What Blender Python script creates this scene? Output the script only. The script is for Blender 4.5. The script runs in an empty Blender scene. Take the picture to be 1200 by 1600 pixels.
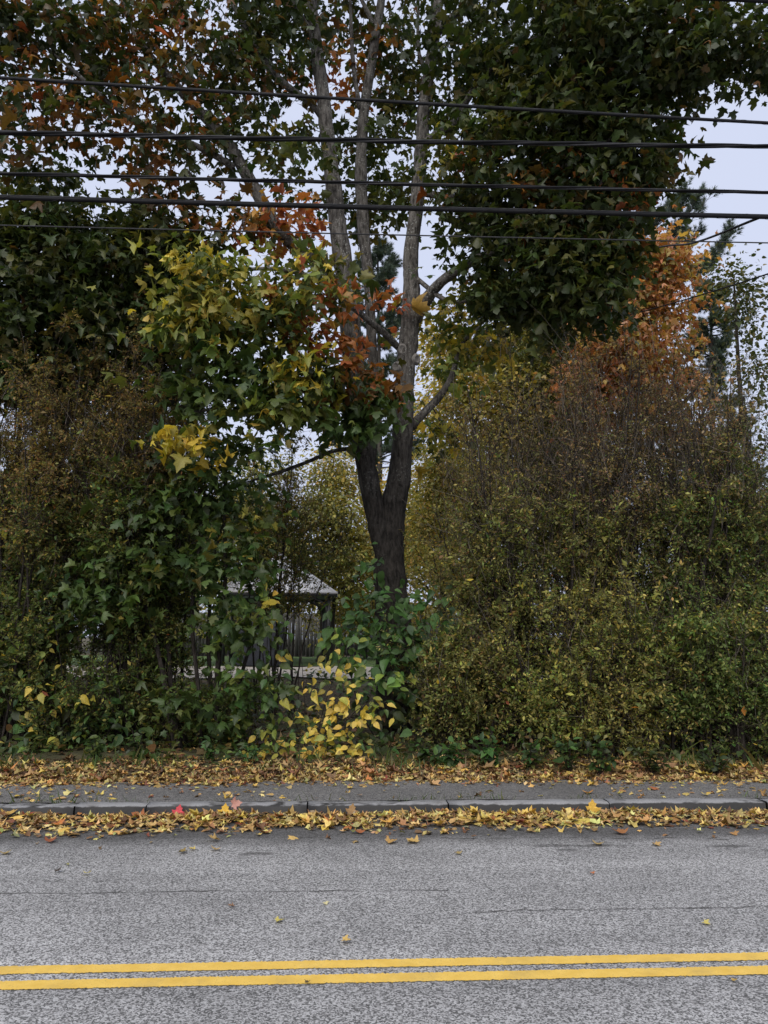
import bpy, math, random
import numpy as np
from mathutils import Matrix, Vector

rng = np.random.default_rng(11)
random.seed(11)
scene = bpy.context.scene

# ---------------------------------------------------------------- camera
CAM = np.array([0.0, 0.0, 1.6]); FPX = 1200.0
PITCH = math.radians(9.46); ROLL = 0.008
_F = np.array([0, math.cos(PITCH), math.sin(PITCH)])
_U0 = np.array([0, -math.sin(PITCH), math.cos(PITCH)])
_X = np.array([1.0, 0, 0])
_UP = _U0 * math.cos(ROLL) - _X * math.sin(ROLL)
_RT = _X * math.cos(ROLL) + _U0 * math.sin(ROLL)
cd = bpy.data.cameras.new('camera'); cam = bpy.data.objects.new('camera', cd)
scene.collection.objects.link(cam)
cd.sensor_fit = 'VERTICAL'; cd.sensor_height = 24.0; cd.lens = 24.0 * FPX / 1600.0
cd.clip_start = 0.05; cd.clip_end = 3000
M = Matrix.Identity(4)
for i in range(3):
    M[i][0] = _RT[i]; M[i][1] = _UP[i]; M[i][2] = -_F[i]; M[i][3] = CAM[i]
cam.matrix_world = M
scene.camera = cam

# ---------------------------------------------------------------- sky, sun, exposure
SUN_EL, SUN_AZ = math.radians(48), math.radians(198)      # azimuth: from +Y clockwise (behind the camera, a little left)
w = bpy.data.worlds.new('World'); scene.world = w; w.use_nodes = True
nt = w.node_tree; nt.nodes.clear()
out = nt.nodes.new('ShaderNodeOutputWorld'); bg = nt.nodes.new('ShaderNodeBackground')
sky = nt.nodes.new('ShaderNodeTexSky'); sky.sky_type = 'NISHITA'; sky.sun_disc = False
sky.sun_elevation = SUN_EL; sky.sun_rotation = SUN_AZ
sky.air_density = 1.0; sky.dust_density = 4.0; sky.ozone_density = 1.0
tc = nt.nodes.new('ShaderNodeTexCoord')
cl = nt.nodes.new('ShaderNodeTexNoise'); cl.inputs['Scale'].default_value = 2.2; cl.inputs['Detail'].default_value = 4
cr = nt.nodes.new('ShaderNodeMixRGB')                      # even overcast cloud deck, faintly mottled
cr.inputs[1].default_value = (7.2, 7.9, 10.2, 1); cr.inputs[2].default_value = (8.0, 8.6, 10.6, 1)
mx = nt.nodes.new('ShaderNodeMixRGB'); mx.inputs[0].default_value = 0.9
bg.inputs['Strength'].default_value = 0.0505
nt.links.new(tc.outputs['Generated'], cl.inputs['Vector']); nt.links.new(cl.outputs['Fac'], cr.inputs[0])
nt.links.new(sky.outputs[0], mx.inputs[1]); nt.links.new(cr.outputs[0], mx.inputs[2])
nt.links.new(mx.outputs[0], bg.inputs[0]); nt.links.new(bg.outputs[0], out.inputs[0])
sd = bpy.data.lights.new('sun', 'SUN'); sd.energy = 1.5; sd.angle = math.radians(60); sd.color = (1.0, 0.945, 0.85)
so = bpy.data.objects.new('sun', sd); scene.collection.objects.link(so)
sdir = Vector((math.sin(SUN_AZ) * math.cos(SUN_EL), math.cos(SUN_AZ) * math.cos(SUN_EL), math.sin(SUN_EL)))
so.location = (0, -10, 30); so.rotation_euler = sdir.to_track_quat('Z', 'Y').to_euler()
vs = scene.view_settings
vs.view_transform = 'Standard'; vs.look = 'None'; vs.exposure = 0.9; vs.gamma = 1.0; vs.use_curve_mapping = False

# ---------------------------------------------------------------- projection helpers (where a thing stands, at its own depth)
def ray(px, py):
    return _F + _RT * ((px - 600) / FPX) + _UP * ((800 - py) / FPX)
def P(px, py, Y):
    d = ray(px, py); return CAM + d * (Y / d[1])
def G(px, py, z=0.0):
    d = ray(px, py); return CAM + d * ((z - CAM[2]) / d[2])
def proj(p):
    q = np.atleast_2d(p) - CAM
    zz = q @ _F
    return 600 + FPX * (q @ _RT) / zz, 800 - FPX * (q @ _UP) / zz, zz
def unit(v):
    return v / np.maximum(np.linalg.norm(v, axis=-1, keepdims=True), 1e-9)

# ---------------------------------------------------------------- materials
def new_mat(name):
    m = bpy.data.materials.new(name); m.use_nodes = True
    n = m.node_tree; n.nodes.clear()
    o = n.nodes.new('ShaderNodeOutputMaterial'); b = n.nodes.new('ShaderNodeBsdfPrincipled')
    n.links.new(b.outputs[0], o.inputs[0])
    return m, n, b, o
def nd(n, t, **kw):
    x = n.nodes.new(t)
    for k, v in kw.items():
        if hasattr(x, k): setattr(x, k, v)
        else: x.inputs[k].default_value = v
    return x
def math_node(n, op, a, b=None, clamp=False):
    x = n.nodes.new('ShaderNodeMath'); x.operation = op; x.use_clamp = clamp
    for i, v in enumerate((a, b)):
        if v is None: continue
        if isinstance(v, (int, float)): x.inputs[i].default_value = v
        else: n.links.new(v, x.inputs[i])
    return x.outputs[0]
def ramp(n, fac, stops):
    r = n.nodes.new('ShaderNodeValToRGB')
    while len(r.color_ramp.elements) > len(stops): r.color_ramp.elements.remove(r.color_ramp.elements[-1])
    while len(r.color_ramp.elements) < len(stops): r.color_ramp.elements.new(0.5)
    for e, (p, c) in zip(r.color_ramp.elements, stops):
        e.position = p; e.color = (c[0], c[1], c[2], 1) if not isinstance(c, (int, float)) else (c, c, c, 1)
    n.links.new(fac, r.inputs[0]); return r.outputs[0]
def noise(n, vec, scale, detail=3, rough=0.55):
    x = n.nodes.new('ShaderNodeTexNoise'); x.inputs['Scale'].default_value = scale
    x.inputs['Detail'].default_value = detail; x.inputs['Roughness'].default_value = rough
    n.links.new(vec, x.inputs['Vector']); return x.outputs['Fac']
def bump(n, b, h, strength=0.4, dist=0.01):
    x = n.nodes.new('ShaderNodeBump'); x.inputs['Strength'].default_value = strength; x.inputs['Distance'].default_value = dist
    n.links.new(h, x.inputs['Height']); n.links.new(x.outputs[0], b.inputs['Normal'])
def mixc(n, fac, a, b, mode='MIX'):
    x = n.nodes.new('ShaderNodeMixRGB'); x.blend_type = mode
    for i, v in ((0, fac), (1, a), (2, b)):
        if isinstance(v, (int, float)): x.inputs[i].default_value = v
        elif isinstance(v, tuple): x.inputs[i].default_value = (*v, 1)
        else: n.links.new(v, x.inputs[i])
    return x.outputs[0]
def objco(n):
    return n.nodes.new('ShaderNodeTexCoord').outputs['Object']

def leaf_material(name, source, transl=0.34, rough=0.45, spec=0.4):
    m, n, b, o = new_mat(name)
    if source == 'attr':
        a = nd(n, 'ShaderNodeAttribute', attribute_name='Col'); col = a.outputs['Color']
    else:
        a = nd(n, 'ShaderNodeObjectInfo'); col = a.outputs['Color']
    f = noise(n, objco(n), 34 if source == 'attr' else 9, 3)
    v = ramp(n, f, [(0.3, 0.78), (0.7, 1.18)])
    c2 = mixc(n, 1.0, col, v, 'MULTIPLY')
    n.links.new(c2, b.inputs['Base Color']); b.inputs['Roughness'].default_value = rough
    b.inputs['Specular IOR Level'].default_value = spec
    t = nd(n, 'ShaderNodeBsdfTranslucent')
    warm = mixc(n, 1.0, c2, (1.25, 1.2, 0.55), 'MULTIPLY')
    n.links.new(warm, t.inputs['Color'])
    ms = nd(n, 'ShaderNodeMixShader'); ms.inputs[0].default_value = transl
    n.links.new(b.outputs[0], ms.inputs[1]); n.links.new(t.outputs[0], ms.inputs[2]); n.links.new(ms.outputs[0], o.inputs[0])
    return m
M_LEAF = leaf_material('leaf_blade', 'attr')
M_LEAFO = leaf_material('leaf_blade_single', 'obj')
M_DRY = leaf_material('fallen_leaf', 'attr', 0.12, 0.55)
M_DRYO = leaf_material('fallen_leaf_single', 'obj', 0.12, 0.55)
M_SHRUBLEAF = leaf_material('shrub_leaf', 'attr', 0.42, 0.5, 0.22)
M_NEEDLE = leaf_material('needles', 'attr', 0.1, 0.5)

def bark_material(name, c1, c2, scale=9.0, lichen=None):
    m, n, b, o = new_mat(name)
    co = objco(n)
    mp = nd(n, 'ShaderNodeMapping'); mp.inputs['Scale'].default_value = (1, 1, 0.28); n.links.new(co, mp.inputs[0])
    f = noise(n, mp.outputs[0], scale * 2.2, 6, 0.65)
    g = noise(n, co, scale * 0.35, 4)
    col = ramp(n, f, [(0.36, c1), (0.64, c2)])
    if lichen:
        vo = nd(n, 'ShaderNodeTexVoronoi'); vo.inputs['Scale'].default_value = 26; n.links.new(co, vo.inputs['Vector'])
        sp = math_node(n, 'MULTIPLY', ramp(n, vo.outputs['Distance'], [(0.1, 1.0), (0.38, 0.0)]), ramp(n, g, [(0.42, 0.0), (0.6, 0.9)]))
        col = mixc(n, sp, col, lichen)
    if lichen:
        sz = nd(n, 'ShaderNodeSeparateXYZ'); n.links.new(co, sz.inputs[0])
        low_dark = ramp(n, math_node(n, 'ADD', math_node(n, 'MULTIPLY', sz.outputs[2], 0.1), math_node(n, 'MULTIPLY', g, 0.25)), [(0.44, 0.9), (0.74, 0.0)])  # bark colour darkens towards the trunk base, boundary broken by noise
        low_col = ramp(n, f, [(0.35, (0.008, 0.007, 0.006)), (0.7, (0.045, 0.038, 0.032))])
        col = mixc(n, low_dark, col, low_col)
    n.links.new(col, b.inputs['Base Color']); b.inputs['Roughness'].default_value = 0.9
    b.inputs['Specular IOR Level'].default_value = 0.2
    bump(n, b, f, 1.0, 0.05)
    return m
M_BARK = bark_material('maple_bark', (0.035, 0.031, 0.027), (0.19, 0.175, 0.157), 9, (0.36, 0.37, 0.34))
M_TWIG = bark_material('twig_bark', (0.03, 0.025, 0.02), (0.075, 0.062, 0.05), 12)
M_STEM = bark_material('shrub_stem_bark', (0.018, 0.015, 0.012), (0.06, 0.05, 0.042), 14)
M_SHOOT = bark_material('bare_shoot_bark', (0.09, 0.075, 0.062), (0.24, 0.205, 0.17), 14)
M_SHTWIG = bark_material('shrub_twig_bark', (0.03, 0.024, 0.018), (0.10, 0.08, 0.06), 14)
M_FARBARK = bark_material('far_bark', (0.03, 0.026, 0.022), (0.08, 0.07, 0.06), 3)

# ---------------------------------------------------------------- mesh helpers
col0 = scene.collection
def make_mesh(name, verts, faces_list, mat, colors=None, smooth=False):
    """faces_list: list of int arrays (F,k)."""
    me = bpy.data.meshes.new(name)
    verts = np.asarray(verts, dtype=np.float32)
    tot = [f for f in faces_list if len(f)]
    loops = np.concatenate([f.ravel() for f in tot]).astype(np.int32)
    sizes = np.concatenate([np.full(len(f), f.shape[1], dtype=np.int32) for f in tot])
    starts = np.concatenate([[0], np.cumsum(sizes)[:-1]]).astype(np.int32)
    me.vertices.add(len(verts)); me.vertices.foreach_set('co', verts.ravel())
    me.loops.add(len(loops)); me.loops.foreach_set('vertex_index', loops)
    me.polygons.add(len(sizes)); me.polygons.foreach_set('loop_start', starts)
    if smooth: me.polygons.foreach_set('use_smooth', np.ones(len(sizes), dtype=bool))
    me.update(calc_edges=True)
    if colors is not None:
        a = me.attributes.new('Col', 'FLOAT_COLOR', 'POINT')
        c = np.ones((len(verts), 4), dtype=np.float32); c[:, :3] = colors
        a.data.foreach_set('color', c.ravel())
    if mat: me.materials.append(mat)
    return me
def obj(name, me, parent=None, loc=(0, 0, 0)):
    o = bpy.data.objects.new(name, me); col0.objects.link(o); o.location = loc
    if parent: o.parent = parent
    return o
def tag(o, label=None, cat=None, group=None, kind=None):
    if label: o['label'] = label
    if cat: o['category'] = cat
    if group: o['group'] = group
    if kind: o['kind'] = kind
    return o
def thing(name, label, cat, loc, group=None):
    o = bpy.data.objects.new(name, None); o.empty_display_size = 0.2; col0.objects.link(o); o.location = tuple(loc)
    return tag(o, label, cat, group)

def tubes(pts, rad, sides):
    """pts (N,K,3) rad (N,K) -> verts, quads (open tubes, tips closed by tiny radius)"""
    pts = np.asarray(pts, float); rad = np.asarray(rad, float)
    N, K, _ = pts.shape
    tan = np.empty_like(pts); tan[:, 1:-1] = pts[:, 2:] - pts[:, :-2]; tan[:, 0] = pts[:, 1] - pts[:, 0]; tan[:, -1] = pts[:, -1] - pts[:, -2]
    tan = unit(tan)
    mean = unit(pts[:, -1] - pts[:, 0])
    ref = np.where(np.abs(mean[:, 2:3]) > 0.8, np.array([[1.0, 0.1, 0]]), np.array([[0.05, 0.1, 1.0]]))
    a = unit(np.cross(tan, ref[:, None, :])); b = np.cross(tan, a)
    ang = np.arange(sides) * 2 * math.pi / sides
    ring = (a[:, :, None, :] * np.cos(ang)[None, None, :, None] + b[:, :, None, :] * np.sin(ang)[None, None, :, None]) * rad[:, :, None, None]
    v = (pts[:, :, None, :] + ring).reshape(-1, 3)
    n_, k_, s_ = np.meshgrid(np.arange(N), np.arange(K - 1), np.arange(sides), indexing='ij')
    base = n_ * K * sides + k_ * sides
    s2 = (s_ + 1) % sides
    f = np.stack([base + s_, base + s2, base + sides + s2, base + sides + s_], -1).reshape(-1, 4)
    return v, f
def join(parts):
    V, F, off = [], {}, 0
    for v, f in parts:
        V.append(v); F.setdefault(f.shape[1], []).append(f + off); off += len(v)
    return np.concatenate(V), [np.concatenate(x) for x in F.values()]
def catmull(p, n):
    p = np.asarray(p, float)
    if len(p) == 2: return p[0] + (p[1] - p[0]) * np.linspace(0, 1, n)[:, None]
    q = np.vstack([2 * p[0] - p[1], p, 2 * p[-1] - p[-2]])
    t = np.linspace(0, len(p) - 1 - 1e-6, n); i = t.astype(int); f = (t - i)[:, None]
    a, b, c, d = q[i], q[i + 1], q[i + 2], q[i + 3]
    return 0.5 * (2 * b + (c - a) * f + (2 * a - 5 * b + 4 * c - d) * f * f + (3 * b - a - 3 * c + d) * f ** 3)
def limb_mesh(pts, rad, sides=10, step=0.12, wob=0.05, cap=True):
    pts = np.asarray(pts, float); L = np.sum(np.linalg.norm(np.diff(pts, axis=0), axis=1))
    n = max(5, int(L / step)); c = catmull(pts, n)
    r = np.interp(np.linspace(0, len(pts) - 1, n), np.arange(len(pts)), rad)
    v, f = tubes(c[None], r[None], sides)
    vv = v.reshape(n, sides, 3); rr = rng.normal(0, wob, (n, sides)); rr = (rr + np.roll(rr, 1, 0) + np.roll(rr, 1, 1)) / 1.7
    vv += (vv - c[:, None, :]) * rr[..., None]
    fs = [f]
    if cap:
        fs.append(np.arange(n * sides - sides, n * sides)[None, :]); fs.append(np.arange(sides)[::-1][None, :])
    return vv.reshape(-1, 3), fs, c, r

# ---------------------------------------------------------------- leaf shapes
def fan_leaf(half, centre, zfun, petiole=0.0, pw=0.012):
    R = [np.array(p) for p in half]; Lf = [np.array((-p[0], p[1])) for p in half[1:-1]][::-1]
    o = R + Lf; n = len(o)
    v = [(p[0], p[1], zfun(p[0], p[1])) for p in o] + [(centre[0], centre[1], zfun(*centre) )]
    f = [(i, (i + 1) % n, n) for i in range(n)]
    if petiole:
        k = len(v); v += [(-pw, 0.02, 0), (pw, 0.02, 0), (pw, -petiole, 0.06), (-pw, -petiole, 0.06)]
        f += [(k, k + 1, k + 2), (k, k + 2, k + 3)]
    v = np.array(v, float); f = np.array(f)
    return v, f[:, ::-1] if False else f
MAPLE_H = [(0, .02), (.15, -.10), (.37, -.13), (.33, .04), (.50, .12), (.66, .38), (.44, .36), (.27, .44), (.33, .66), (.17, .72), (0, 1)]
MAPLE_L = [(0, 0), (.36, -.12), (.31, .06), (.66, .37), (.27, .43), (.31, .68), (0, 1)]
OVATE_H = [(0, 0), (.20, .10), (.31, .32), (.26, .58), (.10, .84), (0, 1)]
OVATE_L = [(0, 0), (.27, .22), (.24, .60), (0, 1)]
def zf(k1, k2, tw=0.0, fold=0.0):
    return lambda x, y: fold * abs(x) - k1 * x * x - k2 * (y - .25) ** 2 + tw * x * (y - .3)
MAPLES_H = [fan_leaf(MAPLE_H, (0, .28), zf(a, b, t, fo), .45) for a, b, t, fo in ((.5, .35, .3, .1), (.9, .15, -.4, .25), (.2, .7, .5, -.1), (-.3, .5, -.2, .3), (1.5, .7, .6, -.3), (-.8, .9, -.7, .65), (.8, -.4, .9, .2))]
MAPLES_L = [fan_leaf(MAPLE_L, (0, .28), zf(a, b, t, fo), 0) for a, b, t, fo in ((.5, .35, .3, .1), (.9, .15, -.4, .25), (.2, .7, .5, -.1), (1.6, .6, .6, -.35), (-.9, .8, -.7, .7))]
OVATES_H = [fan_leaf(OVATE_H, (0, .38), zf(a, b, t, fo), .12) for a, b, t, fo in ((.2, .3, .3, .35), (.4, .1, -.4, .2), (-.2, .5, .3, .5))]
OVATES_L = [fan_leaf(OVATE_L, (0, .38), zf(a, b, t, fo), 0) for a, b, t, fo in ((.2, .3, .3, .35), (.4, .1, -.4, .2))]
TINY = [(np.array([(0, 0, 0), (.25, .42, .07), (0, 1, -.08), (-.25, .42, .07)]), np.array([(0, 1, 2), (0, 2, 3)])),
        (np.array([(0, 0, 0), (.2, .5, -.03), (0, 1, .1), (-.2, .5, -.03)]), np.array([(0, 1, 2), (0, 2, 3)]))]
DRY_H = [fan_leaf(MAPLE_H, (0, .28), zf(a, b, t, fo), .3) for a, b, t, fo in ((-.8, -.3, .5, .0), (-1.2, .4, -.6, .1), (.9, .5, .6, 0), (-.4, -.9, -.5, .3), (.2, .1, .3, 0))]
DRY_L = [fan_leaf(MAPLE_L, (0, .28), zf(a, b, t, fo), 0) for a, b, t, fo in ((-.8, -.3, .5, .0), (-1.2, .4, -.6, .1), (.9, .5, .6, 0), (.2, .1, .3, 0))] + OVATES_L + [fan_leaf([(0, 0), (.3, .05), (.42, .3), (.22, .5), (.3, .8), (0, .9)], (0, .4), zf(-.9, .6, .8, .2), 0)]

def basis(d, n):
    d = unit(d); x = unit(np.cross(d, n)); z = np.cross(x, d)
    return np.stack([x, d, z], -1)           # columns
def leaves_mesh(temps, pos, B, scale, cols):
    """one joined mesh of many leaves: returns verts, faces, colours"""
    pick = rng.integers(0, len(temps), len(pos))
    V, F, C, off = [], [], [], 0
    for k, (tv, tf) in enumerate(temps):
        s = pick == k
        if not s.any(): continue
        v = np.einsum('nij,vj->nvi', B[s], tv) * scale[s][:, None, None] + pos[s][:, None, :]
        m = s.sum(); nv = len(tv)
        V.append(v.reshape(-1, 3)); F.append((tf[None] + (np.arange(m) * nv)[:, None, None]).reshape(-1, 3) + off)
        C.append(np.repeat(cols[s], nv, 0)); off += m * nv
    return np.concatenate(V), np.concatenate(F), np.concatenate(C)
def palette(n, pal, jit=0.16):
    cols = np.array([p[:3] for p in pal]); w_ = np.array([p[3] for p in pal], float); w_ /= w_.sum()
    c = cols[rng.choice(len(pal), n, p=w_)]
    c = c * np.exp(rng.normal(0, jit, (n, 1))) * np.exp(rng.normal(0, jit * 0.4, (n, 3)))
    return np.clip(c, 0.004, 0.8)

SINGLE = {}
def single_meshes(key, temps, mat):
    if key not in SINGLE:
        SINGLE[key] = [make_mesh(key, v, [f], mat) for v, f in temps]
    return SINGLE[key]
def add_leaf_objects(name, key, temps, mat, parent, origin, pos, B, scale, cols):
    ms = single_meshes(key, temps, mat); outp = []
    for i in range(len(pos)):
        o = bpy.data.objects.new(name, ms[i % len(ms)]); col0.objects.link(o)
        m = Matrix.Identity(4)
        for a in range(3):
            for b_ in range(3): m[a][b_] = B[i, a, b_] * scale[i]
            m[a][3] = pos[i, a] - origin[a]
        o.matrix_basis = m; o.color = (*cols[i], 1)
        if parent: o.parent = parent
        outp.append(o)
    return outp
def emit_foliage(root, origin, key, hi, lo, pos, B, scale, cols, nsingle=300, name='leaf', mat=M_LEAF, mato=M_LEAFO):
    """the nsingle leaves that show largest become leaf parts, the rest one foliage part"""
    n = len(pos); single = np.zeros(n, bool)
    if nsingle:
        x, y, z = proj(pos)
        facing = np.abs(np.einsum('ni,ni->n', B[:, :, 2], unit(CAM - pos)))
        score = scale * (0.35 + facing) / z ** 2.2
        score[(x < 5) | (x > 1195) | (y < 5) | (y > 1595)] = 0
        score *= rng.uniform(0.75, 1.0, n)
        single[np.argsort(-score)[:nsingle]] = True
    r = ~single
    if r.any():
        v, f, c = leaves_mesh(lo, pos[r], B[r], scale[r], cols[r])
        o = obj('foliage', make_mesh('foliage', v - origin, [f], mat, c), root); o['kind'] = 'stuff'
    if single.any():
        add_leaf_objects(name, key, hi, mato, root, origin, pos[single], B[single], scale[single], cols[single])

# ---------------------------------------------------------------- road frame: u along the kerb, v away from the camera, v=0 the kerb face
ANG = 0.068
K0 = G(600, 1257, 0.10); K0[2] = 0
E_U = np.array([math.cos(ANG), math.sin(ANG), 0]); E_V = np.array([-math.sin(ANG), math.cos(ANG), 0])
def R(u, v, z=0.0):
    u = np.asarray(u, float); v = np.asarray(v, float); z = np.asarray(z, float)
    return K0 + u[..., None] * E_U + v[..., None] * E_V + z[..., None] * np.array([0, 0, 1.0])
def uv_of(p):
    q = np.asarray(p) - K0; return q @ E_U, q @ E_V
def smooth(a, b, x):
    t = np.clip((x - a) / (b - a), 0, 1); return t * t * (3 - 2 * t)
def ground_z(u, v):
    u = np.asarray(u, float); v = np.asarray(v, float)
    z = 0.082 + 0.08 * smooth(1.2, 2.3, v) + 0.72 * smooth(2.4, 8.5, v) + 0.5 * smooth(26, 60, v)
    return z + 0.02 * np.sin(u * 1.3 + v * 2.1) * smooth(1.3, 2.5, v) + 0.015 * np.sin(u * 3.1 - v * 1.7) * smooth(1.3, 2.5, v)
def gz_at(p):
    u, v = uv_of(p); return float(ground_z(u, v))

def rsheet(name, us, vs_, zfun, mat, kind='structure', smooth_=True):
    U, V = np.meshgrid(us, vs_); Z = zfun(U, V)
    p = R(U, V, Z).reshape(-1, 3)
    nu, nv = len(us), len(vs_)
    i, j = np.meshgrid(np.arange(nu - 1), np.arange(nv - 1))
    a = (j * nu + i).ravel()
    f = np.stack([a, a + 1, a + nu + 1, a + nu], -1)
    o = obj(name, make_mesh(name, p, [f], mat, smooth=smooth_))
    if kind: o['kind'] = kind
    return o

# asphalt
def asphalt(name, light, dark, mean_scale, road=True):
    m, n, b, o = new_mat(name)
    geo = n.nodes.new('ShaderNodeNewGeometry'); pos = geo.outputs['Position']
    vo = nd(n, 'ShaderNodeTexVoronoi'); vo.inputs['Scale'].default_value = mean_scale; n.links.new(pos, vo.inputs['Vector'])
    sep = nd(n, 'ShaderNodeSeparateColor'); n.links.new(vo.outputs['Color'], sep.inputs[0])
    f1 = noise(n, pos, mean_scale * 1.6, 3, 0.7); big = noise(n, pos, 0.9, 4)
    mixf = math_node(n, 'ADD', math_node(n, 'MULTIPLY', sep.outputs[0], 0.55), math_node(n, 'MULTIPLY', f1, 0.55))
    mid = tuple((a_ + b_) / 2 for a_, b_ in zip(light, dark))
    c = ramp(n, mixf, [(0.36, dark), (0.53, mid), (0.68, light), (0.95, tuple(min(.6, 1.55 * x) for x in light))])
    c = mixc(n, 1.0, c, ramp(n, big, [(0.3, 0.80), (0.7, 1.12)]), 'MULTIPLY')
    vm = nd(n, 'ShaderNodeTexNoise'); vm.inputs['Scale'].default_value = 0.35; vm.inputs['Detail'].default_value = 2
    h = f1
    if road:
        # coordinates in the road frame
        mp = nd(n, 'ShaderNodeMapping'); mp.vector_type = 'TEXTURE'
        mp.inputs['Location'].default_value = tuple(K0); mp.inputs['Rotation'].default_value = (0, 0, ANG)
        n.links.new(pos, mp.inputs[0])
        sx = nd(n, 'ShaderNodeSeparateXYZ'); n.links.new(mp.outputs[0], sx.inputs[0]); u, v = sx.outputs[0], sx.outputs[1]
        strip = nd(n, 'ShaderNodeMapping'); strip.inputs['Scale'].default_value = (0.05, 1.6, 1); n.links.new(mp.outputs[0], strip.inputs[0])
        c = mixc(n, 1.0, c, ramp(n, noise(n, strip.outputs[0], 1.3, 4), [(0.3, 0.74), (0.7, 1.14)]), 'MULTIPLY')
        tot = None
        for (v0, sl, amp, wd, seed, u0, u1) in CRACKS:
            cx = nd(n, 'ShaderNodeCombineXYZ'); n.links.new(u, cx.inputs[0]); cx.inputs[1].default_value = seed
            wob = math_node(n, 'MULTIPLY', math_node(n, 'SUBTRACT', noise(n, cx.outputs[0], 1.8, 9, 0.68), 0.5), amp)
            line = math_node(n, 'ADD', math_node(n, 'ADD', math_node(n, 'MULTIPLY', u, sl), v0), wob)
            d = math_node(n, 'ABSOLUTE', math_node(n, 'SUBTRACT', v, line))
            cx2 = nd(n, 'ShaderNodeCombineXYZ'); n.links.new(u, cx2.inputs[0]); cx2.inputs[1].default_value = seed + 7
            gap = ramp(n, noise(n, cx2.outputs[0], 2.5, 4), [(0.38, 0.0), (0.55, 1.0)])
            mk = ramp(n, math_node(n, 'DIVIDE', d, wd), [(0.45, 1.0), (1.0, 0.0)])
            mk = math_node(n, 'MULTIPLY', math_node(n, 'MULTIPLY', mk, gap), 0.85)
            rng_ = math_node(n, 'MULTIPLY', math_node(n, 'GREATER_THAN', u, u0), math_node(n, 'LESS_THAN', u, u1))
            mk = math_node(n, 'MULTIPLY', mk, rng_)
            tot = mk if tot is None else math_node(n, 'MAXIMUM', tot, mk)
        for (su, sv, ru, rv) in STAINS:
            dx = math_node(n, 'DIVIDE', math_node(n, 'SUBTRACT', u, su), ru); dy = math_node(n, 'DIVIDE', math_node(n, 'SUBTRACT', v, sv), rv)
            dd = math_node(n, 'ADD', math_node(n, 'MULTIPLY', dx, dx), math_node(n, 'MULTIPLY', dy, dy))
            dd = math_node(n, 'ADD', dd, math_node(n, 'MULTIPLY', math_node(n, 'SUBTRACT', noise(n, pos, 9, 4), 0.5), 2.2))
            mk = math_node(n, 'MULTIPLY', ramp(n, dd, [(0.3, 1.0), (1.0, 0.0)]), 0.6)
            tot = math_node(n, 'MAXIMUM', tot, mk)
        # damp dirty strip along the gutter
        gz = math_node(n, 'ADD', v, math_node(n, 'MULTIPLY', noise(n, pos, 5, 4), 0.35))
        gut = math_node(n, 'MULTIPLY', ramp(n, math_node(n, 'ADD', gz, 1.5), [(0.55, 0.0), (0.95, 1.0)]), 0.7)
        tot = math_node(n, 'MAXIMUM', tot, gut)
        c = mixc(n, tot, c, (0.028, 0.026, 0.025))
        h = math_node(n, 'SUBTRACT', f1, math_node(n, 'MULTIPLY', tot, 0.6))
    n.links.new(c, b.inputs['Base Color']); b.inputs['Roughness'].default_value = 0.85; b.inputs['Specular IOR Level'].default_value = 0.35
    bump(n, b, h, 0.55, 0.008)
    return m
def v_at(px, py): return uv_of(G(px, py, 0.0))
def crack_from(px1, py1, px2, py2, amp, wd, seed, u0=-60, u1=60):
    a = v_at(px1, py1); b_ = v_at(px2, py2); s = (b_[1] - a[1]) / (b_[0] - a[0]); return (a[1] - s * a[0], s, amp, wd, seed, u0, u1)
CRACKS = [crack_from(0, 1396, 650, 1391, 0.16, 0.014, 1.0, -60, v_at(700, 1391)[0]),
          crack_from(760, 1424, 1150, 1418, 0.30, 0.016, 5.0, v_at(740, 1424)[0], 60),
          crack_from(0, 1307, 1200, 1310, 0.30, 0.022, 9.0),
          crack_from(0, 1293, 1200, 1297, 0.2, 0.016, 13.0)]
STAINS = [(*v_at(862, 1321), .22, .06), (*v_at(930, 1321), .28, .05), (*v_at(1140, 1322), .2, .05), (*v_at(885, 1328), .1, .04), (*v_at(400, 1334), .15, .05)]
M_ROAD = asphalt('road_asphalt', (0.42, 0.415, 0.412), (0.092, 0.091, 0.090), 122)
M_WALK = asphalt('walk_asphalt', (0.19, 0.183, 0.175), (0.05, 0.05, 0.052), 120, road=False)

def soil_mat():
    m, n, b, o = new_mat('soil'); co = n.nodes.new('ShaderNodeNewGeometry').outputs['Position']
    f = noise(n, co, 9, 6, 0.65); g = noise(n, co, 0.6, 3)
    c = ramp(n, f, [(0.3, (0.03, 0.022, 0.014)), (0.55, (0.09, 0.065, 0.035)), (0.75, (0.16, 0.12, 0.05))])
    c = mixc(n, ramp(n, g, [(0.4, 0.0), (0.65, 0.6)]), c, (0.055, 0.07, 0.022))
    n.links.new(c, b.inputs['Base Color']); b.inputs['Roughness'].default_value = 0.95; bump(n, b, f, 0.8, 0.05)
    return m
def simple_mat(name, c1, c2, scale, rough=0.8, bs=0.3, bd=0.01, metal=0.0, detail=5):
    m, n, b, o = new_mat(name); co = objco(n); f = noise(n, co, scale, detail, 0.6)
    n.links.new(ramp(n, f, [(0.3, c1), (0.7, c2)]), b.inputs['Base Color']); b.inputs['Roughness'].default_value = rough; b.inputs['Metallic'].default_value = metal
    if bs: bump(n, b, f, bs, bd)
    return m
M_SOIL = soil_mat()
M_LAWN = simple_mat('lawn', (0.06, 0.11, 0.03), (0.12, 0.19, 0.055), 6, 0.9, 0.6, 0.05)
M_GRAVEL = simple_mat('pale_gravel', (0.34, 0.30, 0.25), (0.58, 0.53, 0.46), 14, 0.9, 0.6, 0.03)

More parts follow.
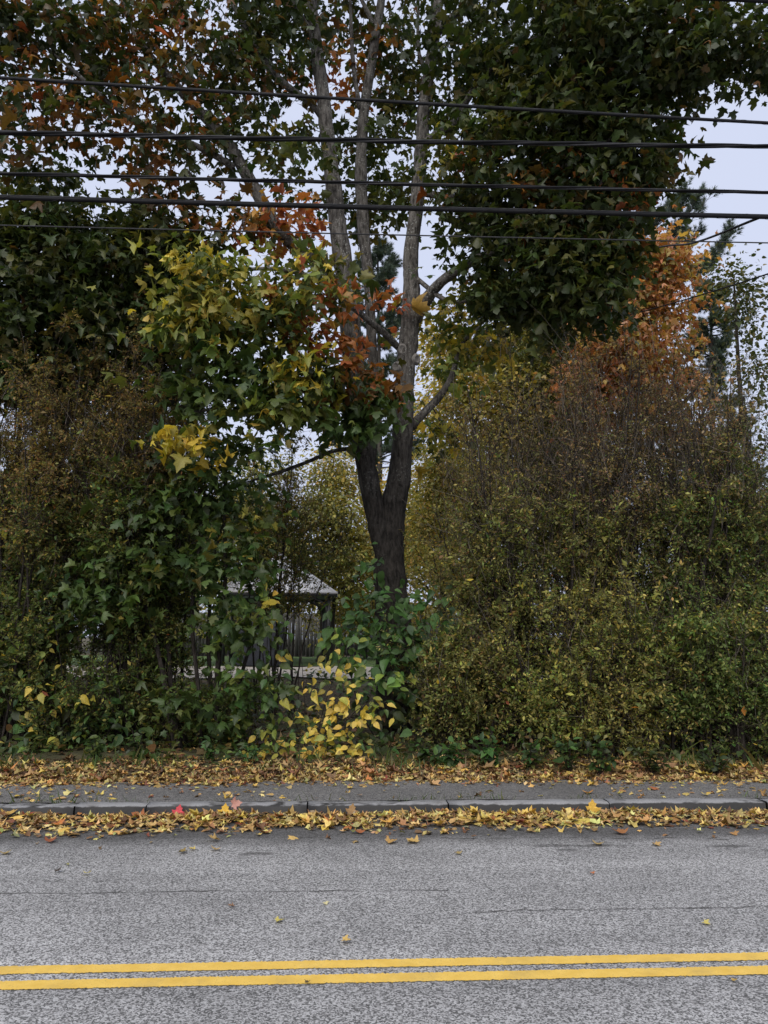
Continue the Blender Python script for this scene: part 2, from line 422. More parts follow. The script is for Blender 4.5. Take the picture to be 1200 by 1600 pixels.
# ---------------------------------------------------------------- ground, road, walk
def spaced(*segs):
    return np.unique(np.concatenate([np.linspace(a, b_, n) for a, b_, n in segs]))
ground = rsheet('ground', spaced((-900, -60, 8), (-60, -14, 12), (-14, 14, 85), (14, 60, 12), (60, 900, 8)),
                spaced((1.0, 12, 72), (12, 40, 20), (40, 1500, 10)), ground_z, M_SOIL)
road = rsheet('road', np.array([-400, -30, 0, 30, 400.0]), np.array([-300, -20, -4, 0.02, 1.5]), lambda u, v: 0 * u, M_ROAD)
wu = spaced((-60, -8, 10), (-8, 8, 90), (8, 60, 10))
def walk_z(u, v): return 0.098 + 0.003 * np.sin(u * 0.9 + v) + 0.002 * np.sin(u * 2.7 - 3 * v)
pavement = rsheet('pavement', wu, np.linspace(0.192, 1.22, 8), walk_z, M_WALK)
lawn = rsheet('lawn', np.linspace(-40, -1.0, 30), np.linspace(13.0, 24, 12), lambda u, v: ground_z(u, v) + 0.03, M_LAWN)
lawn2 = rsheet('lawn', np.linspace(-0.99, 40, 30), np.linspace(13.0, 24, 12), lambda u, v: ground_z(u, v) + 0.03, M_LAWN)
drive = rsheet('gravel_drive', np.linspace(-30, 4, 40), np.linspace(7.6, 12.6, 10), lambda u, v: ground_z(u, v) + 0.03, M_GRAVEL)

# double yellow line, ragged edges
def paint_mat():
    m, n, b, o = new_mat('yellow_paint'); pos = n.nodes.new('ShaderNodeNewGeometry').outputs['Position']
    f = noise(n, pos, 150, 3, 0.7); g = noise(n, pos, 12, 4)
    c = ramp(n, g, [(0.3, (0.66, 0.42, 0.07)), (0.7, (0.76, 0.51, 0.11))])
    wear = math_node(n, 'MULTIPLY', ramp(n, f, [(0.58, 0.0), (0.68, 1.0)]), ramp(n, g, [(0.35, 0.2), (0.7, 0.8)]))
    c = mixc(n, wear, c, (0.16, 0.12, 0.06))
    scuff = math_node(n, 'MULTIPLY', ramp(n, noise(n, pos, 3.5, 6, 0.7), [(0.5, 0.0), (0.7, 1.0)]), 0.35)
    c = mixc(n, scuff, c, (0.30, 0.22, 0.09))
    n.links.new(c, b.inputs['Base Color']); b.inputs['Roughness'].default_value = 0.7; bump(n, b, f, 0.4, 0.006); return m
M_PAINT = paint_mat()
def stripe(py0l, py1l, py0r, py1r, label):
    a0, a1, b0, b1 = (uv_of(G(x, y)) for x, y in ((0, py0l), (0, py1l), (1200, py0r), (1200, py1r)))
    us = np.linspace(-20, 20, 6600)
    def ln(a, b_): return a[1] + (us - a[0]) * (b_[1] - a[1]) / (b_[0] - a[0])
    far = ln(a0, b0) + rng.normal(0, .0032, len(us)); near = ln(a1, b1) + rng.normal(0, .0032, len(us))
    p = np.concatenate([R(us, near, 0 * us + .004), R(us, far, 0 * us + .004)])
    i = np.arange(len(us) - 1); f = np.stack([i, i + 1, i + 1 + len(us), i + len(us)], -1)
    o = obj('road_line', make_mesh('road_line', p, [f], M_PAINT)); o['kind'] = 'structure'; return o
stripe(1511, 1523.5, 1489, 1501, 'far')
stripe(1534, 1548, 1510, 1523.5, 'near')

# granite kerb stones
def granite():
    m, n, b, o = new_mat('granite'); co = n.nodes.new('ShaderNodeNewGeometry').outputs['Position']
    f = noise(n, co, 140, 3, 0.7); g = noise(n, co, 5, 5)
    c = ramp(n, f, [(0.3, (0.15, 0.15, 0.155)), (0.7, (0.31, 0.31, 0.315))])
    c = mixc(n, ramp(n, g, [(0.5, 0.0), (0.72, 0.6)]), c, (0.07, 0.062, 0.055))
    # street face goes near-black below the kerb top, ragged along its upper edge
    sz = nd(n, 'ShaderNodeSeparateXYZ'); n.links.new(co, sz.inputs[0])
    hz = math_node(n, 'ADD', sz.outputs[2], math_node(n, 'MULTIPLY', math_node(n, 'SUBTRACT', noise(n, co, 11, 5), 0.5), 0.035))
    face_dark = ramp(n, math_node(n, 'MULTIPLY', hz, 10), [(0.90, 0.96), (0.99, 0.0)])
    c = mixc(n, face_dark, c, (0.02, 0.019, 0.018))
    n.links.new(c, b.inputs['Base Color']); b.inputs['Roughness'].default_value = 0.75; bump(n, b, g, 0.5, 0.03); return m
M_GRANITE = granite()
kerb = bpy.data.objects.new('kerb', None); col0.objects.link(kerb); kerb.location = tuple(K0); kerb['kind'] = 'structure'
joints_px = [-420, -160, 117, 228, 480, 703, 960, 1215, 1470]
ju = [uv_of(G(x, 1256, 0.12))[0] for x in joints_px]
ju = [ju[0] - 2.1 * k for k in range(12, 0, -1)] + ju + [ju[-1] + 2.1 * k for k in range(1, 12)]
for a, b_ in zip(ju[:-1], ju[1:]):
    n_ = max(3, int((b_ - a) / 0.12)); us = np.linspace(a + .006, b_ - .006, n_)
    dz = rng.normal(0, .004); tl = rng.normal(0, .003); dv = rng.normal(0, .006)
    sec = [(0.0, -.12), (0.006, .086), (0.018, .100), (.165, .104), (.18, .096), (.18, -.12)]
    rows = []
    for k, (sv, sz) in enumerate(sec):
        jit = rng.normal(0, .0035, n_) if 0 < k < 5 else 0 * us
        rows.append(R(us, sv + dv + (rng.normal(0, .004, n_) if k in (0, 1) else 0 * us), sz + (dz + tl * np.linspace(-1, 1, n_) + jit if sz > 0 else 0 * us)))
    p = np.concatenate(rows) - K0; ns = len(sec)
    fs = []
    for k in range(ns - 1):
        i = np.arange(n_ - 1) + k * n_; fs.append(np.stack([i, i + 1, i + 1 + n_, i + n_], -1))
    caps = [np.array([[k * n_ for k in range(ns)]])[:, ::-1], np.array([[k * n_ + n_ - 1 for k in range(ns)]])]
    obj('kerb_stone', make_mesh('kerb_stone', p, [np.concatenate(fs)] + caps, M_GRANITE), kerb)

# ---------------------------------------------------------------- trees from traced limbs and sprays
def pxline(pts):
    return np.array([P(x, y, Y) for x, y, Y in pts])
def blob(px, py, Y, rx, ry, rd, n, pal, **kw):
    c = P(px, py, Y); s = np.linalg.norm(c - CAM) / FPX
    return dict(c=c, r=np.array([rx * s, rd, ry * s]), n=n, pal=pal, **kw)
def sample_blob(b_):
    d = unit(rng.normal(size=(b_['n'], 3))); r = np.where(rng.random(b_['n']) < .16, rng.uniform(1, 1.38, b_['n']), rng.uniform(0.12, 1, b_['n']) ** 0.45)
    return b_['c'] + d * r[:, None] * b_['r']
def attach_branches(nodes, node_r, targets, sag=0.1, maxr=0.03, k=6, upward=0.0):
    """grow a branch from the nearest node of the skeleton to every target"""
    nodes = list(nodes); N = np.array(nodes); Rr = np.array(node_r)
    d0 = np.array([np.min(np.linalg.norm(N - t, axis=1)) for t in targets])
    P_, R_ = [], []
    t_ = np.linspace(0, 1, k)[:, None]
    for i in np.argsort(d0):
        t = targets[i]; dd = np.linalg.norm(N - t, axis=1)
        pen = dd + 0.6 * np.maximum(0, N[:, 2] - t[2]) + (rng.random(len(N)) * 0.12)
        j = int(np.argmin(pen)); L = dd[j]
        a = N[j]; mid = (a + t) / 2 + np.array([0, 0, sag * L + upward]) + rng.normal(0, 0.07 * L, 3)
        c = (1 - t_) ** 2 * a + 2 * t_ * (1 - t_) * mid + t_ ** 2 * t + np.vstack([np.zeros(3), rng.normal(0, 0.018 * L, (k - 2, 3)), np.zeros(3)])
        r0 = min(Rr[j] * 0.75, maxr, 0.0045 + 0.010 * L)
        r = np.linspace(r0, 0.0025, k)
        P_.append(c); R_.append(r)
        N = np.vstack([N, c[2:]]); Rr = np.concatenate([Rr, np.maximum(r[2:], 0.004)])
    return np.array(P_), np.array(R_)
def spray_leaves(C, T, m, spread, size, sj, pal, tilt=(0.75, 0.45, 0.5), droop=0.45):
    n = len(C) * m
    off = rng.normal(size=(len(C), m, 3)) * np.array(spread)
    pos = (C[:, None] + T[:, None] * rng.uniform(-0.35, 0.25, (len(C), m, 1)) + off).reshape(-1, 3)
    outd = unit(off.reshape(-1, 3) * np.array([1, 1, .4]) + np.repeat(T, m, 0) * 0.08)
    d = unit(outd + rng.normal(0, .35, (n, 3)) - np.array([0, 0, droop]) * rng.uniform(.3, 1.6, (n, 1)))
    nn = unit(np.array([0, 0, 1.0]) * tilt[0] + outd * tilt[1] + rng.normal(0, tilt[2], (n, 3)))
    B = basis(d, nn)
    sc = size * np.exp(rng.normal(0, sj, n))
    # neighbours on a spray turn colour together
    cs = palette(len(C), pal, .12); own = palette(n, pal, .16)
    mix = (rng.random((n, 1)) < 0.62)
    cols = np.where(mix, np.repeat(cs, m, 0) * np.exp(rng.normal(0, .14, (n, 1))), own)
    return pos, B, sc, np.clip(cols, .004, .8)

def build_tree(name, label, cat, base, limbs, blobs, per=14, spread=(.17, .17, .09), size=.15, sj=.28, hi=MAPLES_H, lo=MAPLES_L, key='maple',
               nsingle=300, bark=M_BARK, twig=M_TWIG, group=None, maxr=.03, sag=.1, tilt=(.75, .45, .5), droop=.45, sides=10, trunk_sides=16, extra=None):
    base = np.array(base); root = thing(name, label, cat, base, group)
    nodes, nr = [], []
    trunk_obj = None
    for i, (pts, rad, nm) in enumerate(limbs):
        v, fs, c, r = limb_mesh(pts, rad, trunk_sides if nm == 'trunk' else sides, wob=.06 if nm == 'trunk' else .045)
        o = obj(nm, make_mesh(nm, v - base, fs, bark, smooth=True), root)
        if nm == 'trunk' and trunk_obj is None: trunk_obj = o
        s = slice(len(c) // 4, None) if nm == 'trunk' and len(limbs) > 1 else slice(len(c) // 6, None)
        nodes += list(c[s]); nr += list(r[s])
    C, PAL = [], []
    for b_ in blobs:
        C.append(sample_blob(b_))
    allC = np.concatenate(C)
    bp, br = attach_branches(nodes, nr, allC, sag=sag, maxr=maxr)
    v, f = tubes(bp, br, 4)
    o = obj('branches', make_mesh('branches', v - base, [f], twig), root); o['kind'] = 'stuff'
    # order of bp differs from allC: use tips
    tips = bp[:, -1]; tdir = unit(bp[:, -1] - bp[:, -3])
    idx = np.array([np.argmin(np.sum((tips - c) ** 2, 1)) for c in allC])
    pos, B, sc, co = [], [], [], []
    k = 0
    for b_, cc in zip(blobs, C):
        T = tdir[idx[k:k + len(cc)]]; k += len(cc)
        a = spray_leaves(cc, T, b_.get('per', per), b_.get('spread', spread), b_.get('size', size), sj, b_['pal'], b_.get('tilt', tilt), droop)
        for l_, x in zip((pos, B, sc, co), a): l_.append(x)
    pos, B, sc, co = map(np.concatenate, (pos, B, sc, co))
    if extra is not None:
        pos, B, sc, co = (np.concatenate([x, y]) for x, y in zip((pos, B, sc, co), extra))
    emit_foliage(root, base, key, hi, lo, pos, B, sc, co, nsingle)
    return root, trunk_obj

DG = [(.032, .050, .015, 5), (.048, .068, .019, 4), (.075, .085, .024, 2), (.10, .09, .028, .8), (.13, .075, .026, .35)]                         # dark green maple
DGR = DG + [(.10, .07, .025, 1.3), (.17, .07, .022, .7)]
RUST = [(.035, .05, .016, 3), (.07, .075, .022, 2), (.12, .065, .022, 2.2), (.22, .085, .022, 2), (.30, .13, .03, .7)]
OLIVE = [(.05, .075, .02, 3), (.085, .10, .026, 3), (.15, .14, .03, 1.2)]
YG = [(.09, .13, .032, 3), (.17, .20, .045, 3), (.32, .29, .06, 2.5), (.52, .40, .07, 2)]
YEL = [(.50, .38, .055, 4), (.58, .42, .06, 3), (.32, .30, .055, 2)]
ORG = [(.36, .13, .03, 3), (.45, .18, .035, 3), (.28, .08, .03, 2), (.40, .26, .05, 1.5), (.12, .10, .03, 1)]
PINKO = [(.42, .15, .05, 3), (.36, .10, .05, 2), (.40, .22, .05, 2)]
MIDG = [(.060, .102, .027, 5), (.088, .130, .034, 3), (.045, .074, .022, 3), (.13, .155, .036, 1)]

# --- the big maple
TY = 11.6
lb = lambda pts, rad, nm='limb': (pxline(pts), rad, nm)
mbase = P(622, 1130, TY); mbase[2] = gz_at(mbase) - .05
limbs = [
    (np.vstack([mbase, pxline([(618, 1040, TY), (612, 950, TY), (609, 880, TY), (612, 810, TY), (624, 740, TY), (630, 660, TY), (633, 600, TY), (639, 520, TY), (643, 450, TY), (642, 395, TY), (651, 320, TY), (659, 230, TY), (663, 160, TY), (674, 90, TY), (684, 10, TY), (692, -90, TY), (700, -220, TY)])]),
     [.34, .285, .25, .235, .21, .175, .158, .148, .148, .135, .12, .11, .105, .10, .095, .085, .07, .05], 'trunk'),
    lb([(606, 890, 11.55), (592, 830, 11.5), (578, 760, 11.45), (566, 690, 11.4), (557, 610, 11.4), (548, 520, 11.4), (541, 440, 11.4), (530, 370, 11.4), (521, 290, 11.4), (512, 215, 11.4), (505, 150, 11.4), (494, 70, 11.4), (487, 0, 11.4), (478, -120, 11.5)],
       [.14, .155, .158, .155, .158, .165, .158, .145, .132, .122, .112, .10, .09, .06]),
    lb([(575, 745, 11.75), (583, 680, 11.9), (584, 600, 12), (580, 520, 12.05), (576, 440, 12.05), (567, 350, 12.05), (564, 260, 12.05), (568, 180, 12.05), (577, 120, 12.05), (588, 50, 12.05), (597, -10, 12.05), (606, -120, 12.1)],
       [.09, .085, .08, .085, .09, .105, .105, .095, .085, .08, .07, .05]),
    lb([(648, 500, TY), (664, 472, 11.5), (690, 440, 11.2), (745, 405, 10.8), (820, 375, 10.4), (900, 330, 10.1), (960, 260, 9.9)], [.10, .10, .08, .07, .06, .045, .02]),
    lb([(544, 475, 11.4), (505, 420, 11.2), (450, 375, 11.0), (418, 330, 10.9), (385, 272, 10.8), (350, 215, 10.7), (303, 165, 10.6), (262, 118, 10.6), (215, 60, 10.6), (180, -30, 10.6)], [.09, .09, .10, .105, .10, .09, .075, .065, .05, .03]),
    lb([(366, 262, 10.75), (340, 246, 10.6), (300, 225, 10.4), (225, 195, 10.2), (170, 160, 10.1), (120, 115, 10.0), (85, 85, 9.9)], [.05, .05, .045, .04, .035, .03, .015]),
    lb([(507, 190, 11.4), (485, 160, 11.25), (455, 140, 11.1), (428, 115, 11.0), (400, 75, 10.9), (380, 35, 10.8), (355, -10, 10.8), (330, -80, 10.7)], [.05, .055, .06, .055, .05, .045, .04, .02]),
    lb([(493, 65, 11.4), (478, 40, 11.3), (462, 12, 11.2), (440, -40, 11.1)], [.06, .055, .05, .03]),
    lb([(562, 170, 12.0), (553, 110, 11.95), (549, 50, 11.9), (547, -30, 11.9)], [.04, .04, .035, .02]),
    lb([(588, 45, 12.05), (575, 20, 12), (560, -10, 12)], [.05, .04, .03]),
    lb([(680, 55, TY), (700, 32, 11.5), (722, 15, 11.45), (750, -8, 11.4), (790, -60, 11.3)], [.07, .065, .06, .055, .03]),
    lb([(667, 110, TY), (655, 85, 11.5), (653, 40, 11.4), (654, 0, 11.4)], [.035, .03, .028, .02]),
    lb([(661, 225, TY), (690, 205, 11.4), (712, 190, 11.2), (728, 160, 11.0), (760, 115, 10.7), (820, 70, 10.3), (900, 40, 9.9), (1000, 30, 9.5), (1100, 60, 9.2)], [.075, .07, .065, .055, .05, .045, .04, .03, .015]),
    lb([(624, 545, TY), (600, 520, 11.2), (575, 500, 10.9), (545, 475, 10.6), (515, 450, 10.3), (460, 425, 10.0), (400, 420, 9.8), (340, 430, 9.7)], [.055, .05, .048, .045, .04, .032, .025, .012]),
    lb([(642, 668, TY), (662, 645, 11.7), (685, 622, 11.8), (705, 590, 11.9), (720, 540, 12.0), (750, 510, 12.1)], [.07, .065, .06, .05, .035, .02]),
    lb([(560, 700, 11.4), (520, 705, 11.1), (480, 722, 10.8), (430, 740, 10.6), (380, 755, 10.5)], [.035, .03, .028, .024, .012]),
    lb([(563, 640, 11.4), (510, 640, 10.9), (450, 650, 10.4), (390, 645, 10.1), (330, 640, 9.9), (280, 650, 9.8)], [.04, .036, .032, .03, .025, .012]),
    lb([(612, 600, 11.5), (585, 610, 11.0), (550, 620, 10.5), (500, 600, 10.1)], [.035, .03, .025, .012]),
    lb([(645, 430, TY), (700, 470, 11.2), (760, 465, 10.9), (830, 468, 10.6), (900, 450, 10.5)], [.04, .035, .03, .025, .012]),
    lb([(655, 300, TY), (720, 310, 11.2), (800, 300, 10.7), (900, 250, 10.2), (980, 200, 9.9)], [.06, .055, .045, .035, .015]),
]
blobs = [
    # right dark crown
    blob(790, 60, 10.9, 105, 100, 1.3, 80, DG, size=.112), blob(900, 70, 10.2, 130, 100, 1.3, 110, DG, size=.112), blob(1010, 60, 9.7, 110, 75, .8, 88, DG, size=.112),
    blob(1120, 75, 9.4, 95, 48, .55, 62, DG, size=.112), blob(960, 170, 10.2, 90, 80, 1.1, 80, DG, size=.112), blob(860, 200, 10.7, 110, 90, 1.2, 88, DG, size=.112),
    blob(950, 255, 10.2, 85, 65, .8, 69, DG, size=.112), blob(1010, 275, 10.2, 38, 35, .4, 11, DGR, size=.112), blob(815, 300, 10.7, 125, 80, 1.1, 95, DG, size=.112),
    blob(930, 350, 10.4, 75, 60, .8, 48, DGR, size=.112), blob(785, 400, 10.9, 100, 70, .9, 46, DG, size=.112), blob(860, 440, 10.6, 105, 58, .8, 69, DG, size=.112),
    blob(745, 200, 11.5, 60, 120, .9, 32, OLIVE, size=.112), blob(980, 320, 10.2, 35, 25, .3, 6, ORG, size=.112), blob(960, 385, 10.3, 30, 26, .3, 6, RUST, size=.112),
    blob(720, 240, 10.9, 40, 25, .3, 4, YG, size=.112), blob(735, 275, 10.9, 35, 22, .3, 3, ORG, size=.112), blob(728, 330, 11.4, 40, 60, .5, 9, DG, size=.112), blob(740, 130, 11.3, 45, 70, .6, 11, DG, size=.112),
    blob(1060, 150, 9.9, 30, 22, .3, 4, DG, size=.112), blob(820, 480, 10.7, 70, 30, .5, 17, DG, size=.112),
    blob(800, 180, 10.3, 60, 60, .4, 20, OLIVE, size=.115), blob(860, 300, 10.2, 60, 35, .4, 12, RUST, size=.115), blob(780, 90, 10.5, 50, 40, .4, 12, OLIVE, size=.115), blob(910, 470, 10.3, 60, 35, .4, 17, DG + OLIVE, size=.12), blob(760, 470, 10.8, 70, 35, .5, 11, OLIVE, size=.12),
    blob(850, 500, 10.6, 80, 30, .4, 11, DG + OLIVE, size=.12), blob(940, 430, 10.3, 50, 40, .4, 12, DG + OLIVE, size=.115), blob(900, 400, 10.3, 70, 40, .4, 11, DGR, size=.115),
    # centre, thin
    blob(600, 60, 12.9, 60, 70, .8, 27, DGR, size=.112), blob(610, 250, 12.8, 45, 110, .7, 32, OLIVE, size=.112), blob(530, 110, 12.3, 60, 40, .6, 11, ORG, size=.112), blob(540, 260, 12.6, 40, 90, .6, 15, DG, size=.112),
    blob(620, 160, 12.9, 50, 50, .6, 22, DGR, size=.112), blob(600, 330, 12.7, 40, 40, .5, 11, OLIVE, size=.112), blob(440, 40, 11.1, 50, 70, .8, 42, DG, size=.112), blob(535, 20, 12.6, 40, 40, .6, 11, DGR, size=.112),
    # left crown
    blob(400, 170, 11.0, 90, 70, .9, 28, DGR, size=.112), blob(330, 70, 10.7, 100, 80, .9, 39, DGR, size=.112), blob(220, 60, 10.5, 110, 80, .9, 42, RUST, size=.112), blob(110, 60, 10.1, 110, 75, .8, 39, DGR, size=.112),
    blob(60, 180, 10.0, 90, 50, .6, 20, RUST, size=.112), blob(30, 120, 10.0, 50, 45, .5, 8, ORG[:3] + DG, size=.112), blob(180, 200, 10.1, 90, 50, .6, 20, RUST, size=.112), blob(290, 180, 10.5, 80, 50, .7, 17, RUST, size=.112),
    blob(250, 250, 10.4, 70, 35, .5, 8, RUST, size=.112), blob(340, 250, 10.7, 60, 40, .5, 6, DGR, size=.112), blob(440, 260, 11.0, 70, 60, .7, 12, OLIVE, size=.112), blob(230, 60, 10.2, 40, 30, .4, 4, PINKO, size=.112),
    blob(30, 20, 10.0, 80, 50, .7, 17, DG, size=.112), blob(0, 60, 9.9, 60, 60, .7, 13, DGR, size=.112), blob(160, 130, 10.2, 60, 40, .5, 8, DG, size=.112), blob(20, 225, 10.0, 35, 20, .3, 4, DG, size=.112),
    # above the frame
    blob(300, -130, 10.6, 260, 90, 1.2, 60, DGR, size=.112), blob(800, -110, 10.6, 300, 90, 1.4, 90, DG, size=.112), blob(560, -160, 11.8, 120, 90, 1.0, 30, DGR, size=.112),
    # low bough in front: yellow-green with orange
    blob(390, 440, 9.8, 130, 45, .5, 32, YG), blob(300, 480, 9.6, 60, 50, .4, 18, YG), blob(440, 620, 9.8, 50, 40, .3, 10, YG), blob(420, 510, 9.9, 100, 42, .5, 20, OLIVE + YG), blob(470, 500, 10.1, 60, 35, .35, 10, PINKO),
    blob(475, 585, 10.0, 40, 45, .35, 10, YEL), blob(390, 555, 9.9, 100, 45, .5, 18, OLIVE + MIDG), blob(330, 600, 9.8, 80, 50, .5, 20, MIDG), blob(420, 630, 10.0, 110, 40, .5, 22, MIDG + OLIVE),
    blob(310, 685, 9.7, 30, 24, .2, 5, YEL), blob(290, 510, 9.7, 45, 40, .3, 8, YG), blob(530, 600, 10.3, 60, 40, .4, 14, RUST), blob(545, 560, 10.4, 35, 25, .3, 6, PINKO),
    blob(575, 640, 10.7, 50, 32, .4, 14, MIDG), blob(500, 450, 10.4, 60, 40, .5, 12, OLIVE), blob(350, 700, 10.0, 80, 40, .5, 12, MIDG), blob(590, 600, 10.8, 35, 25, .3, 5, RUST), blob(535, 665, 10.6, 40, 25, .3, 8, MIDG),
    blob(440, 350, 10.7, 45, 32, .4, 11, PINKO), blob(330, 345, 10.6, 70, 35, .4, 16, RUST), blob(610, 470, 11.3, 20, 14, .2, 2, PINKO),
    # behind the trunk on the right, yellow
    blob(730, 560, 12.2, 60, 60, .6, 20, YG), blob(700, 500, 12.3, 60, 50, .6, 14, YEL + OLIVE), blob(700, 700, 12.6, 50, 50, .4, 9, YEL + OLIVE),
]
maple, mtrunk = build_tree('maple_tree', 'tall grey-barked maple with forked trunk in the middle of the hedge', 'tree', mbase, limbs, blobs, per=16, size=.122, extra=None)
# pale scars of cut branches on the trunk
M_SCAR = simple_mat('scar_wood', (0.12, 0.108, 0.096), (0.26, 0.245, 0.225), 30, 0.9, 0.5, 0.02)
for (x, y, rr, sx) in ((629, 546, .055, -.15), (619, 573, .05, -.55), (651, 561, .05, .75)):
    c = P(x, y, TY - .13 + abs(sx) * .05)
    ang = np.arange(12) * 2 * math.pi / 12
    nrm = unit(np.array([sx, -1, -.1])); a = unit(np.cross(nrm, [0, 0, 1])); b2 = np.cross(a, nrm)
    rings = []
    for rad_, dpt in ((1.7, .035), (1.35, -.012), (1.0, -.03), (.8, -.012), (.35, -.006)):
        rr_ = rr * rad_ * (1 + rng.normal(0, .06, 12)); rings.append(c + a * (np.cos(ang) * rr_)[:, None] + b2 * (np.sin(ang) * rr_ * 1.15)[:, None] - nrm * dpt)
    v = np.concatenate(rings); fs = []
    for k in range(4):
        i = np.arange(12); fs.append(np.stack([k * 12 + i, k * 12 + (i + 1) % 12, k * 12 + 12 + (i + 1) % 12, k * 12 + 12 + i], -1))
    o = obj('branch_scar', make_mesh('branch_scar', v - mbase, [np.concatenate(fs), np.arange(48, 60)[None]], M_SCAR, smooth=True), mtrunk)
    o['label'] = 'pale scar of a cut branch on the trunk'

# --- young maple on the left, dark green
lbase = P(92, 1165, 11.0); lbase[2] = gz_at(lbase) - .05
build_tree('young_maple', 'dark green young maple rising behind the brown shrub at the left edge', 'tree', lbase,
    [(np.vstack([lbase, pxline([(92, 1050, 11), (93, 900, 11), (92, 750, 11.05), (88, 600, 11.1), (84, 480, 11.1), (78, 380, 11.1), (70, 300, 11.1)])]), [.10, .09, .08, .07, .06, .05, .035, .012], 'trunk'),
     lb([(92, 700, 11.05), (140, 560, 10.9), (190, 450, 10.8), (230, 380, 10.8)], [.05, .045, .03, .012]),
     lb([(92, 740, 11.05), (40, 600, 10.9), (-20, 480, 10.8)], [.045, .035, .012])],
    [blob(60, 300, 10.9, 45, 40, .5, 22, OLIVE), blob(80, 380, 10.9, 95, 55, .7, 70, DG + OLIVE), blob(40, 460, 10.9, 100, 60, .8, 85, DG), blob(180, 440, 10.9, 95, 70, .7, 90, DG),
     blob(110, 530, 10.9, 140, 55, .8, 100, DG), blob(240, 390, 10.8, 70, 55, .5, 45, DG + OLIVE), blob(-60, 450, 10.8, 80, 110, .8, 55, DG), blob(260, 510, 10.8, 60, 60, .5, 45, DG), blob(10, 370, 10.7, 40, 30, .3, 10, OLIVE),
     blob(190, 350, 10.8, 60, 30, .4, 18, OLIVE), blob(300, 400, 10.8, 50, 40, .4, 18, OLIVE), blob(20, 580, 10.6, 50, 50, .4, 22, MIDG), blob(110, 595, 11.3, 160, 45, .6, 60, DG + OLIVE), blob(250, 590, 11.3, 60, 40, .5, 25, DG)],
    per=18, size=.115, nsingle=300)

# --- green maple sapling with many stems, left of the gap
sb = P(285, 1165, 10.3); sb[2] = gz_at(sb) - .03
def stempts(b_, *pts): return np.vstack([b_, pxline(pts)])
def off(b_, dx, dy): q = b_ + np.array([dx, dy, 0]); q[2] = gz_at(q) - .03; return q
build_tree('maple_sapling', 'green maple sapling with a clump of dark upright stems left of the gap', 'tree', sb,
    [(stempts(sb, (262, 1090, 10.3), (243, 1000, 10.35), (222, 930, 10.4), (200, 880, 10.4)), [.035, .032, .03, .025, .012], 'trunk'),
     (stempts(off(sb, .02, .12), (268, 1080, 10.45), (262, 980, 10.5), (256, 900, 10.5), (250, 800, 10.5), (250, 700, 10.5)), [.035, .034, .03, .026, .02, .01], 'stem'),
     (stempts(off(sb, -.1, .05), (258, 1080, 10.4), (240, 960, 10.45), (236, 860, 10.5)), [.03, .028, .024, .012], 'stem'),
     (stempts(off(sb, .25, .0), (310, 1080, 10.3), (300, 960, 10.3), (312, 850, 10.3), (330, 760, 10.2)), [.03, .028, .026, .02, .01], 'stem'),
     (stempts(off(sb, .48, .05), (338, 1100, 10.3), (343, 1010, 10.3), (352, 900, 10.3), (350, 780, 10.2), (356, 700, 10.1)), [.04, .036, .034, .028, .02, .01], 'stem'),
     (stempts(off(sb, .38, .3), (330, 1080, 10.6), (326, 980, 10.6), (340, 850, 10.6), (370, 760, 10.5)), [.035, .03, .028, .02, .01], 'stem'),
     (stempts(off(sb, .62, .2), (372, 1080, 10.5), (400, 985, 10.5), (430, 960, 10.5)), [.03, .028, .022, .01], 'stem')],
    [blob(300, 800, 10.2, 80, 60, .5, 26, MIDG), blob(330, 880, 10.1, 60, 40, .4, 20, MIDG), blob(350, 760, 10.2, 70, 60, .4, 22, MIDG), blob(370, 980, 10.0, 45, 45, .3, 22, MIDG),
     blob(210, 890, 10.2, 100, 40, .4, 26, MIDG), blob(140, 930, 10.2, 80, 35, .4, 18, MIDG), blob(390, 830, 10.3, 40, 50, .3, 8, YG), blob(275, 890, 10.0, 25, 20, .2, 6, OLIVE), blob(285, 1100, 9.95, 32, 28, .2, 8, MIDG),
     blob(340, 1130, 10.1, 40, 25, .25, 7, MIDG), blob(250, 760, 10.3, 60, 50, .4, 16, DG), blob(400, 880, 10.3, 30, 25, .2, 5, MIDG), blob(390, 1080, 10.0, 30, 25, .2, 7, MIDG)],
    per=10, size=.112, nsingle=260, maxr=.015, bark=M_STEM)

